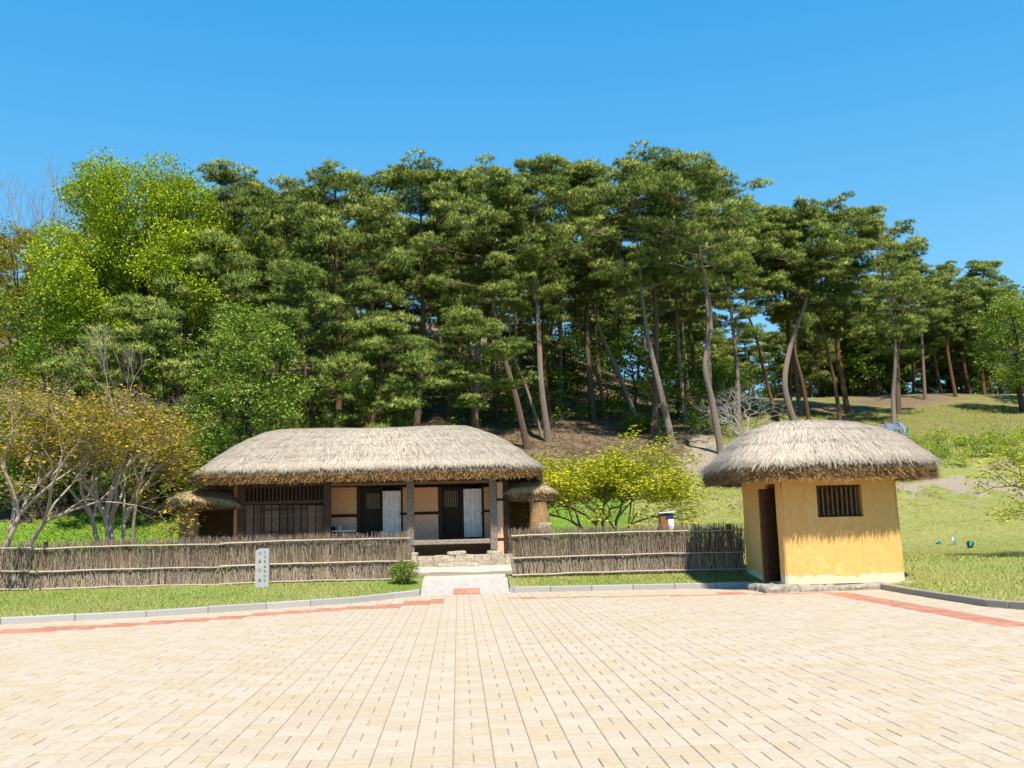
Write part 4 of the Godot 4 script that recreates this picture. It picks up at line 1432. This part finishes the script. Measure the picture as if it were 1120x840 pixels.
	broadleaf("broadleaf_tree", b, tall_to.call(b, 1150, 300), 6.0, 0.22, 14, tM, 2.0, 0.50, 2, "larger green broadleaf tree behind the slope pines", "tree")
	var three := "shaded green understory tree between the pine trunks"
	var under := []
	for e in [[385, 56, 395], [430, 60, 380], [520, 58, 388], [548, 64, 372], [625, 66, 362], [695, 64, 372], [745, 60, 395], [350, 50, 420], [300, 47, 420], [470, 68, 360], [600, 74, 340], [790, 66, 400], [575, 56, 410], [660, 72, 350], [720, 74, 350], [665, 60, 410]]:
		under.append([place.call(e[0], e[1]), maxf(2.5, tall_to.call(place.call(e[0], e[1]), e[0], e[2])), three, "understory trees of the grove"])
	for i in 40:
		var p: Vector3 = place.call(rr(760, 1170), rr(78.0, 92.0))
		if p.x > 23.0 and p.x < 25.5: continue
		under.append([p, rr(2.6, 4.6), "leafy undergrowth tree along the crest, pine shade put into its dark leaf colour", "undergrowth along the crest"])
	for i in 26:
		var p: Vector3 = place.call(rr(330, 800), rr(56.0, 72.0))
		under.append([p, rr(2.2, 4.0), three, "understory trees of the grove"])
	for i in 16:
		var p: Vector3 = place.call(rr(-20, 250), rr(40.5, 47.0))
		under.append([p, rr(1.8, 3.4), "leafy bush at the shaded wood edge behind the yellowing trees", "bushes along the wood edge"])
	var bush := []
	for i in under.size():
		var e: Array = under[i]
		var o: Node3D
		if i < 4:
			o = broadleaf("understory_tree", e[0], 5.0, 5.0, 0.12, 13, tM, 2.0, 0.36, 0, e[2], "tree", e[3])  # darkest leaf tints put the shade of the pine canopy into the colour
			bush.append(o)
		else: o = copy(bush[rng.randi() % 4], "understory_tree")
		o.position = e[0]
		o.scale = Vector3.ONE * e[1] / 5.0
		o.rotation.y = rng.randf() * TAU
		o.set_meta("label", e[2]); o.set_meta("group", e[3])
	# leafless trees
	for e in [[52, 58, 196, "leafless grey tree top showing above the wood edge"], [150, 35.5, 352, "bare grey branched tree behind the yellowing trees"], [12, 60, 205, "second leafless tree top beside the olive yellow tree"]]:
		b = place.call(e[0], e[1])
		var t := thing("bare_tree", b, e[3], "tree")
		var mb := MB.new()
		var tips := []
		var tl: float = tall_to.call(b, e[0], e[2])
		grow(mb, b - Vector3(0, 0.2, 0), Vector3(0.03, 1, 0).normalized(), tl * 0.34, tl * 0.0065 + 0.012, 0, 6, tips, {"bend": 0.06, "taper": 0.74, "kids": 2, "extra": 0.75, "spread": 0.42, "up": 0.16, "flat": 0.0, "shrink": 0.70, "col": lin(0.24, 0.19, 0.165), "twig": lin(0.30, 0.235, 0.21)})
		part(t, "trunk", mb, M.twig)
	# shrubs on the right slope
	var row := "low bright green azalea shrub in the row across the slope"
	for i in 26:
		var px := 985.0 + (i % 13) * 14.5 + rr(-5, 5)
		var p := hit(px, rr(480, 490) if i < 13 else rr(495, 512))
		var t := thing("azalea_shrub", p, row, "shrub", "azaleas across the right slope")
		var mb := MB.new()
		lobed_crown(mb, [[p + Vector3(0, 0.32, 0), Vector3(0.55, 0.34, 0.5), 2], [p + Vector3(0.4, 0.25, 0.1), Vector3(0.42, 0.28, 0.4), 2]], tS if rng.randf() < 0.6 else tM, 9.0, 0.17, 2)
		part(t, "foliage", mb, M.leaves)
	# ferns, saplings and brush on the floor of the grove
	for i in 46:
		var px := rr(330, 800)
		var p := hit(px, rr(420, 478))
		if -p.z > 100: continue
		var t := thing("sapling", p, "small green sapling on the brown floor of the grove", "shrub", "saplings under the pines")
		var mb := MB.new()
		var q := rr(0.5, 1.1)
		lobed_crown(mb, [[p + Vector3(0, q * 0.7, 0), Vector3(q, q * 0.6, q), 1], [p + Vector3(rr(-0.8, 0.8), q * 0.4, 0.2), Vector3(q * 0.7, q * 0.4, q * 0.7), 2]], tM, 1.6, 0.34, 1)
		part(t, "foliage", mb, M.leaves)
	M["tS"] = tS; M["tM"] = tM; M["tO"] = tO

# ------------------------------------------------------------------ the trees in the yard
func build_front_trees() -> void:
	var gold := [lin(0.28, 0.20, 0.018), lin(0.34, 0.24, 0.02), lin(0.39, 0.275, 0.025), lin(0.42, 0.31, 0.03), lin(0.30, 0.27, 0.03), lin(0.45, 0.32, 0.045)]
	var lime := [lin(0.34, 0.345, 0.016), lin(0.40, 0.395, 0.02), lin(0.46, 0.44, 0.024), lin(0.52, 0.48, 0.03), lin(0.56, 0.52, 0.04), lin(0.42, 0.43, 0.022)]
	var tG := []
	var tL := []
	for k in 4:
		tG.append(leaf_tpl(8, 0.42, 0.24, gold)); tL.append(leaf_tpl(9, 0.42, 0.26, lime))
	var pale := lin(0.42, 0.335, 0.26)
	# yellowing multi-stemmed trees behind the left fence
	for e in [[122, 26.2, [[-0.24, 0.05], [-0.02, 0.2], [0.12, -0.1], [-0.12, -0.3]], "yellowing tree with four pale stems behind the long fence", 1.95],
			[-4, 25.0, [[0.30, 0.1], [0.62, 0.0], [-0.3, 0.2], [0.05, -0.3], [0.70, 0.25]], "wide yellowing tree with slanting pale limbs at the long fence", 2.0]]:
		var x: float = at(e[0], 585, e[1]).x
		var b := V(x, 0.3, e[1])
		var t := thing("yellowing_tree", b, e[3], "tree")
		var mb := MB.new()
		var tips := []
		for s in e[2]:
			var dir := Vector3(s[0], 1.0, s[1]).normalized()
			grow(mb, b + Vector3(s[0] * 0.25, -0.1, s[1] * 0.25), dir, e[4] * rr(0.85, 1.1), rr(0.055, 0.078), 0, 6, tips, {"bend": 0.09, "taper": 0.74, "kids": 2, "extra": 0.62, "spread": 0.54, "up": 0.05, "flat": 0.12, "shrink": 0.67, "col": pale, "twig": lin(0.40, 0.31, 0.255)})
		part(t, "trunk", mb, M.twig)
		var lf := MB.new()
		for q in tips:
			var p: Vector3 = q[0]
			if rng.randf() < (0.82 if p.y < 4.7 else 0.26): lf.add(tG[rng.randi() % 4], Transform3D(Basis(Vector3.UP, rng.randf() * TAU).scaled(Vector3(0.23, 0.17, 0.23) * rr(0.7, 1.35)), p), clampi(rng.randi() % 6, 0, 5))
		part(t, "leaves", lf, M.leaves)
	# low lime maple between house and hut
	var b := V(at(662, 580, 31.5).x, 0.35, 31.5)
	var t := thing("lime_maple", b, "low spreading maple with yellow-green leaves between house and hut", "tree")
	var mb := MB.new()
	var tips := []
	for s in [[-0.62, 0.1], [-0.25, 0.3], [0.25, 0.0], [0.55, 0.2], [0.0, -0.4]]:
		grow(mb, b + Vector3(s[0] * 0.2, -0.1, s[1] * 0.2), Vector3(s[0], 1.0, s[1]).normalized(), rr(1.2, 1.35), rr(0.05, 0.075), 0, 5, tips, {"bend": 0.12, "taper": 0.72, "kids": 2, "extra": 0.8, "spread": 0.60, "up": 0.0, "flat": 0.45, "shrink": 0.74, "col": lin(0.20, 0.15, 0.11), "twig": lin(0.22, 0.16, 0.11)})
	part(t, "trunk", mb, M.twig)
	var lf := MB.new()
	for q in tips:
		if q[0].y < 2.15 and rng.randf() < 0.85: continue
		for k in 4: lf.add(tL[rng.randi() % 4], Transform3D(Basis(Vector3.UP, rng.randf() * TAU).scaled(Vector3(0.26, 0.14, 0.26) * rr(0.75, 1.3)), q[0] + Vector3(rr(-0.22, 0.22), rr(-0.08, 0.14), rr(-0.22, 0.22))), rng.randi() % 6)
	part(t, "leaves", lf, M.leaves)
	# lime maple mostly outside the frame, its boughs reaching in
	b = V(at(1205, 560, 25.0).x, 0.4, 25.0)
	t = thing("lime_maple", b, "lime-leaved tree at the right edge, boughs reaching over the slope", "tree")
	mb = MB.new()
	tips = []
	for s in [[-0.85, 0.0], [-0.55, 0.25], [0.1, 0.1], [0.5, -0.1]]:
		grow(mb, b + Vector3(s[0] * 0.2, -0.1, s[1] * 0.2), Vector3(s[0], 1.1, s[1]).normalized(), 1.25, 0.07, 0, 5, tips, {"bend": 0.1, "taper": 0.72, "kids": 2, "extra": 0.5, "spread": 0.52, "up": 0.02, "flat": 0.25, "shrink": 0.72, "col": lin(0.20, 0.15, 0.11), "twig": lin(0.22, 0.16, 0.11)})
	part(t, "trunk", mb, M.twig)
	lf = MB.new()
	for q in tips: lf.add(tL[rng.randi() % 4], Transform3D(Basis(Vector3.UP, rng.randf() * TAU).scaled(Vector3(0.28, 0.13, 0.28) * rr(0.75, 1.3)), q[0]), rng.randi() % 6)
	part(t, "leaves", lf, M.leaves)
	# tangled bare shrub
	b = hit(812, 478)
	t = thing("bare_shrub", b, "tangled leafless grey shrub beside the wavy pine trunk", "shrub")
	mb = MB.new()
	tips = []
	for i in 10: grow(mb, b, Vector3(rr(-0.9, 0.9), 0.8, rr(-0.5, 0.5)).normalized(), 1.1, 0.036, 0, 4, tips, {"bend": 0.3, "taper": 0.76, "kids": 2, "extra": 0.3, "spread": 0.75, "up": -0.05, "flat": 0.1, "shrink": 0.8, "col": lin(0.40, 0.37, 0.34), "twig": lin(0.42, 0.39, 0.36)})
	part(t, "branches", mb, M.twig)
	# clipped shrub at the gate
	b = V(-1.2, 0.25, 22.3)
	t = thing("gate_shrub", b, "small round glossy green shrub at the fence end by the path", "shrub")
	mb = MB.new()
	lobed_crown(mb, [[b + Vector3(0, 0.24, 0), Vector3(0.30, 0.24, 0.26), 2], [b + Vector3(0.1, 0.3, 0.06), Vector3(0.2, 0.16, 0.2), 3], [b + Vector3(-0.14, 0.22, 0.1), Vector3(0.2, 0.17, 0.18), 2]], M["tM"], 150.0, 0.066, 3)
	part(t, "foliage", mb, M.leaves)

# ------------------------------------------------------------------ small things
func build_small_things() -> void:
	# inscribed stone marker on the left lawn
	var d := 21.9
	var p := at(287, 636, d)
	p.y = lawn_height(p.x, d)
	var t := thing("stone_marker", p, "white upright stone marker with two columns of dark lettering on the lawn", "stone marker")
	var mb := MB.new()
	mb.col = lin(0.66, 0.66, 0.67)
	var hw := 0.145
	var yt := at(287, 600, d).y
	var pr := [Vector2(-hw, p.y - 0.1), Vector2(hw, p.y - 0.1), Vector2(hw * 0.97, yt - 0.02), Vector2(hw * 0.6, yt), Vector2(-hw * 0.45, yt), Vector2(-hw * 0.97, yt - 0.045)]
	for i in pr.size():
		var a: Vector2 = pr[i]
		var b: Vector2 = pr[(i + 1) % pr.size()]
		mb.quad(Vector3(p.x + a.x, a.y, p.z - 0.06), Vector3(p.x + b.x, b.y, p.z - 0.06), Vector3(p.x + b.x, b.y, p.z + 0.06), Vector3(p.x + a.x, a.y, p.z + 0.06))
		if i > 0 and i < pr.size() - 1:
			var o: Vector2 = pr[0]
			mb.tri(Vector3(p.x + o.x, o.y, p.z + 0.06), Vector3(p.x + a.x, a.y, p.z + 0.06), Vector3(p.x + b.x, b.y, p.z + 0.06))
			mb.tri(Vector3(p.x + b.x, b.y, p.z - 0.06), Vector3(p.x + a.x, a.y, p.z - 0.06), Vector3(p.x + o.x, o.y, p.z - 0.06))
	var slab_ := part(t, "slab", mb, M.granite)
	for e in [[-0.045, 0.062, [0.075, 0.245, 0.435, 0.64]], [0.062, 0.046, [0.06, 0.15, 0.25, 0.36, 0.455, 0.56, 0.65]]]:
		for y in e[2]:
			var lt := MB.new()
			lt.col = lin(0.10, 0.10, 0.12)
			var s: float = e[1]
			var c := Vector3(p.x + e[0], yt - 0.02 - y, p.z + 0.0625)
			var strokes := [[-0.5, 0.5, 0.15, 0.38], [-0.5, 0.0, -0.34, 0.38], [0.25, 0.5, 0.4, -0.1], [-0.45, -0.3, 0.45, -0.44]]
			if rng.randf() < 0.5: strokes = [[-0.4, 0.5, 0.4, 0.38], [-0.1, 0.4, 0.06, -0.05], [-0.5, 0.02, 0.5, -0.1], [-0.35, -0.2, 0.35, -0.5]]
			for k in strokes: lt.box(c + Vector3(k[0] * s, minf(k[1], k[3]) * s, -0.001), c + Vector3(maxf(k[2], k[0] + 0.14) * s, maxf(k[1], k[3]) * s, 0.002))
			part(slab_, "letter", lt, M.paint)
	# box on a post behind the right fence
	d = 25.5
	p = at(729, 575, d)
	t = thing("wooden_box", V(p.x, 0.3, d), "small brown box with white lid and navy and white front behind the shorter fence", "box")
	var y0 := at(729, 577, d).y
	var y1 := at(729, 560.5, d).y
	log_part(t, "post", V(p.x, 0.2, d), V(p.x, y0 + 0.02, d), 0.05, 0.05, lin(0.22, 0.13, 0.07), M.timber, 8)
	for e in [["case", lin(0.26, 0.12, 0.05), -0.17, y0 - 0.1, 0.03, y1 - 0.02, 0.0], ["navy_panel", lin(0.03, 0.045, 0.13), -0.03, y0 + 0.21, 0.165, y1 - 0.025, 0.012], ["white_panel", lin(0.76, 0.76, 0.78), 0.02, y0 - 0.1, 0.168, y0 + 0.205, 0.02]]:
		mb = MB.new()
		mb.col = e[1]
		mb.cbox(Vector3(p.x + e[2], e[3], -d - 0.16), Vector3(p.x + e[4], e[5], -d + 0.12 + e[6]), 0.006)
		part(t, e[0], mb, M.paint)
	mb = MB.new()
	mb.col = lin(0.74, 0.76, 0.80)
	mb.cbox(Vector3(-0.21, -0.012, -0.2), Vector3(0.19, 0.014, 0.17), 0.005, Transform3D(Basis(Vector3.BACK, 0.06), V(p.x, y1 - 0.003, d)))
	part(t, "lid", mb, M.paint)
	# garden spotlights on the right lawn
	for e in [[1028, 601.0, 0, "squat green garden spotlight on the lawn beside the gooseneck lamp"], [1061.5, 601.5, 1, "second squat green garden spotlight, tilted towards the hut"]]:
		p = ground_at(e[1 - 1], e[1], 0.3)
		var o := V(p.x, 0.29, -p.z)
		t = thing("garden_spotlight", o, e[3], "garden light")
		mb = MB.new()
		mb.col = lin(0.03, 0.14, 0.11)
		mb.tube([o - Vector3(0, 0.1, 0), o + Vector3(0, 0.08, 0)], [0.02, 0.02], 7)
		part(t, "stake", mb, M.metal)
		var xf := Transform3D(Basis(Vector3.UP, 0.7 - 1.3 * e[2]) * Basis(Vector3.RIGHT, -1.0), o + Vector3(0, 0.15, 0))
		mb = MB.new()
		mb.col = lin(0.02, 0.10, 0.08)
		mb.lathe(Vector3.ZERO, [[0.001, -0.11], [0.05, -0.10], [0.075, -0.03], [0.105, 0.06], [0.11, 0.09], [0.095, 0.09], [0.09, 0.07]], 16)
		for i in mb.v.size():
			mb.v[i] = xf * mb.v[i]; mb.n[i] = xf.basis * mb.n[i]
		part(t, "housing", mb, M.metal)
		mb = MB.new()
		mb.col = lin(0.02, 0.03, 0.03)
		mb.lathe(Vector3.ZERO, [[0.092, 0.066], [0.001, 0.072]], 16)
		for i in mb.v.size():
			mb.v[i] = xf * mb.v[i]; mb.n[i] = xf.basis * mb.n[i]
		part(t, "lens", mb, M.paint)
	p = ground_at(1046, 601, 0.3)
	var o := V(p.x, 0.29, -p.z)
	t = thing("gooseneck_lamp", o, "thin pale gooseneck lamp standing between the two spotlights", "garden light")
	mb = MB.new()
	mb.col = lin(0.30, 0.46, 0.48)
	mb.tube([o - Vector3(0, 0.1, 0), o + Vector3(0, 0.2, 0), o + Vector3(-0.02, 0.33, 0), o + Vector3(-0.06, 0.38, 0), o + Vector3(-0.10, 0.36, 0)], [0.034, 0.032, 0.03, 0.03, 0.03], 8)
	part(t, "stem", mb, M.metal)
	mb = MB.new()
	mb.col = lin(0.60, 0.66, 0.68)
	mb.lathe(o + Vector3(-0.10, 0.29, 0), [[0.001, -0.02], [0.06, -0.01], [0.055, 0.03], [0.03, 0.07], [0.001, 0.085]], 12)
	part(t, "head", mb, M.metal)
	# tarpaulin heaps on the slope behind the hut
	for e in [[972, 481, 2.5, 0.95, lin(0.14, 0.17, 0.24), "rumpled blue-grey tarpaulin heap on the slope behind the hut roof"], [786, 466, 1.3, 1.2, lin(0.06, 0.08, 0.11), "dark blue tarpaulin heap beside the tangled bare shrub"]]:
		p = hit(e[0], e[1])
		t = thing("tarpaulin_heap", p, e[5], "tarpaulin")
		mb = MB.new()
		mb.col = e[4]
		for i in 20:
			for j in 7:
				var q := []
				for k in [[i, j], [i + 1, j], [i + 1, j + 1], [i, j + 1]]:
					var a: float = TAU * k[0] / 20.0
					var f: float = k[1] / 7.0
					var r: float = e[2] * 0.5 * cos(f * PI * 0.5) + 0.02
					q.append(p + Vector3(cos(a) * r, -0.15 + e[3] * sin(f * PI * 0.5) * (1.0 + 0.25 * cos(a)), -sin(a) * r * 0.6))
				mb.quad(q[0], q[1], q[2], q[3])
		mb.jitter(nz, 0.34, 130.0)
		part(t, "sheet", mb, M.paint)
	# things on the porch of the house
	d = 29.3
	p = at(376, 581, d)
	t = thing("low_table", V(p.x, 0.9, d), "low table with thin white top on the house porch", "table")
	var ty := at(376, 580.2, d).y
	mb = MB.new()
	mb.col = lin(0.74, 0.74, 0.76)
	mb.cbox(Vector3(p.x - 0.33, ty - 0.03, -d - 0.22), Vector3(p.x + 0.36, ty, -d + 0.22), 0.006)
	part(t, "table_top", mb, M.paint)
	for sx in [-0.28, 0.31]:
		for sz in [-0.17, 0.17]:
			mb = MB.new()
			mb.col = lin(0.05, 0.035, 0.03)
			mb.cbox(Vector3(p.x + sx - 0.02, at(500, 590.0, 28.68).y - 0.01, -d + sz - 0.02), Vector3(p.x + sx + 0.02, ty - 0.031, -d + sz + 0.02), 0.004)
			part(t, "leg", mb, M.paint)
	var bo := Vector3(at(371.5, 578, d).x, ty, -d)
	t = thing("white_bottle", bo, "small white bottle standing on the low porch table", "bottle")
	mb = MB.new()
	mb.col = lin(0.62, 0.64, 0.70)
	mb.lathe(bo, [[0.001, 0.0], [0.055, 0.002], [0.06, 0.03], [0.055, 0.08], [0.025, 0.11], [0.02, 0.15], [0.026, 0.155], [0.001, 0.157]], 14)
	part(t, "body", mb, M.paint)
	bo = Vector3(at(364.5, 578, d).x, ty, -d + 0.04)
	t = thing("black_pot", bo, "small black pot beside the white bottle on the porch table", "pot")
	mb = MB.new()
	mb.col = lin(0.012, 0.012, 0.012)
	mb.lathe(bo, [[0.001, 0.0], [0.05, 0.002], [0.075, 0.05], [0.06, 0.09], [0.065, 0.095], [0.03, 0.11], [0.001, 0.125]], 14)
	part(t, "body", mb, M.paint)
	# a curved plough beam leaning inside the left lean-to
	p = V(-6.95, 0.3, 29.35)
	t = thing("wooden_plough", p, "curved wooden plough standing in the dark shed", "plough")
	mb = MB.new()
	mb.col = lin(0.25, 0.15, 0.08)
	mb.tube([p, p + Vector3(-0.1, 0.45, 0), p + Vector3(-0.05, 0.95, 0), p + Vector3(0.1, 1.15, 0), p + Vector3(0.45, 1.0, 0.1), p + Vector3(0.8, 0.72, 0.1)], [0.05, 0.05, 0.045, 0.045, 0.04, 0.035], 7)
	part(t, "beam", mb, M.timber)

# ------------------------------------------------------------------ grass
func build_grass() -> void:
	var tg := [lin(0.19, 0.235, 0.055), lin(0.26, 0.275, 0.075), lin(0.34, 0.31, 0.12), lin(0.15, 0.22, 0.045)]
	for e in [["lawn_grass", 0], ["slope_grass", 1], ["wild_grass", 2]]:
		var k: int = e[1]
		var t := tuft_tpl([9, 9, 10][k], [0.10, 0.10, 0.13][k], 0.9, [Color.WHITE])
		var bm := MB.new()
		bm.add(t, Transform3D())
		var xs := []
		var cols := []
		if k == 0:
			for i in 26000:
				var x := rr(-14, 6.3)
				if x > -0.98 and x < 1.25: continue
				var f := left_kerb(x) + 0.16 if x < 0 else right_kerb(x) + 0.16
				var d := rr(f, 23.6)
				xs.append([V(x, lawn_height(x, d) - 0.008, d), rr(0.03, 0.055)])
			for i in 30000:
				var d := rr(12.0, 26.0)
				var x := side_kerb(d) + 0.16 + pow(rng.randf(), 1.4) * 14.0
				if x < 9.2 and d > 19.3 and d < 23: continue
				xs.append([V(x, lawn_height(x, d) - 0.008, d), rr(0.03, 0.055) * (1.4 if rng.randf() < 0.1 else 1.0)])
			for i in 1500:
				var x := rr(-14, 24)
				var d := rr(16, 25)
				if x < -0.95 and d < left_kerb(x) + 0.2: continue
				if x > -0.95 and x < 6.3 and (x < 1.25 or d < right_kerb(x) + 0.2): continue
				if x >= 6.3 and (x < side_kerb(d) + 0.2 or (x < 9.3 and d > 19.0)): continue
				if x < 7.0 and d > 23.6: continue
				xs.append([V(x, lawn_height(x, d) - 0.008, d), rr(0.06, 0.10)])
		elif k == 1:
			for i in 1300:
				var d := rr(25.0, 48.0)
				var x := rr(8.0, 34.0)
				xs.append([V(x, height(x, d) - 0.01, d), rr(0.07, 0.14)])
			for i in 90000:
				var d := rr(25.0, 46.0)
				var x := rr(8.0, 32.0)
				if zone(x, d) != 0: continue
				xs.append([V(x, height(x, d) - 0.01, d), rr(0.03, 0.065)])
			for i in 14000:
				var d := rr(46.0, 66.0)
				var x := rr(14.0, 42.0)
				if zone(x, d) == 2: continue
				xs.append([V(x, height(x, d) - 0.01, d), rr(0.08, 0.22)])
		else:
			for i in 52000:
				var d := rr(24.0, 44.0)
				var x := rr(-24.0, 13.0)
				if zone(x, d) != 0: continue
				xs.append([V(x, height(x, d) - 0.01, d), rr(0.08, 0.24) * (0.6 if x > 2 else 1.0)])
		var mm := MultiMesh.new()
		mm.transform_format = MultiMesh.TRANSFORM_3D
		mm.use_colors = true
		mm.mesh = bm.mesh()
		mm.instance_count = xs.size()
		for i in xs.size():
			var p: Vector3 = xs[i][0]
			var b := basis_y(Vector3(rr(-0.25, 0.25), 1, rr(-0.25, 0.25)), rng.randf() * TAU, 1.0)
			var s: float = xs[i][1]
			mm.set_instance_transform(i, Transform3D(Basis(b.x * s * 1.5, b.y * s, b.z * s * 1.5), p))
			var c := grass_col(p.x, -p.z) * rr(0.9, 1.2)
			if k == 1: c = c.lerp(tg[rng.randi() % 3], 0.35)
			mm.set_instance_color(i, c)
		var o := MultiMeshInstance3D.new()
		o.name = e[0]
		o.multimesh = mm
		o.material_override = M.grass
		o.set_meta("kind", "stuff")
		o.set_meta("label", ["short mown grass on the lawns", "thin sunlit grass on the right slope", "lush taller grass behind the house and fences"][k])
		o.set_meta("category", "grass")
		add_child(o)
	# fallen leaves and needles on the floor of the grove
	var lt := leaf_tpl(7, 0.7, 0.34, [Color.WHITE])
	var lm := MB.new()
	lm.add(lt, Transform3D(Basis().scaled(Vector3(1, 0.22, 1))))
	var mm2 := MultiMesh.new()
	mm2.transform_format = MultiMesh.TRANSFORM_3D
	mm2.use_colors = true
	mm2.mesh = lm.mesh()
	var at_ := []
	for i in 60000:
		if at_.size() >= 26000: break
		var d := rr(38.0, 66.0)
		var x := rr(-14.0, 20.0)
		if zone(x, d) != 2 and rng.randf() < 0.85: continue
		at_.append(V(x, height(x, d) + 0.015, d))
	mm2.instance_count = at_.size()
	for i in at_.size():
		var s := rr(0.10, 0.24)
		mm2.set_instance_transform(i, Transform3D(Basis(Vector3.UP, rng.randf() * TAU).scaled(Vector3.ONE * s), at_[i]))
		mm2.set_instance_color(i, [lin(0.30, 0.19, 0.10), lin(0.38, 0.25, 0.14), lin(0.22, 0.14, 0.09), lin(0.42, 0.31, 0.20), lin(0.16, 0.22, 0.04)][rng.randi() % 5] * rr(0.8, 1.15))
	var lo := MultiMeshInstance3D.new()
	lo.name = "leaf_litter"
	lo.multimesh = mm2
	lo.material_override = M.grass
	lo.set_meta("kind", "stuff"); lo.set_meta("category", "leaves"); lo.set_meta("label", "brown fallen leaves on the floor of the grove")
	add_child(lo)
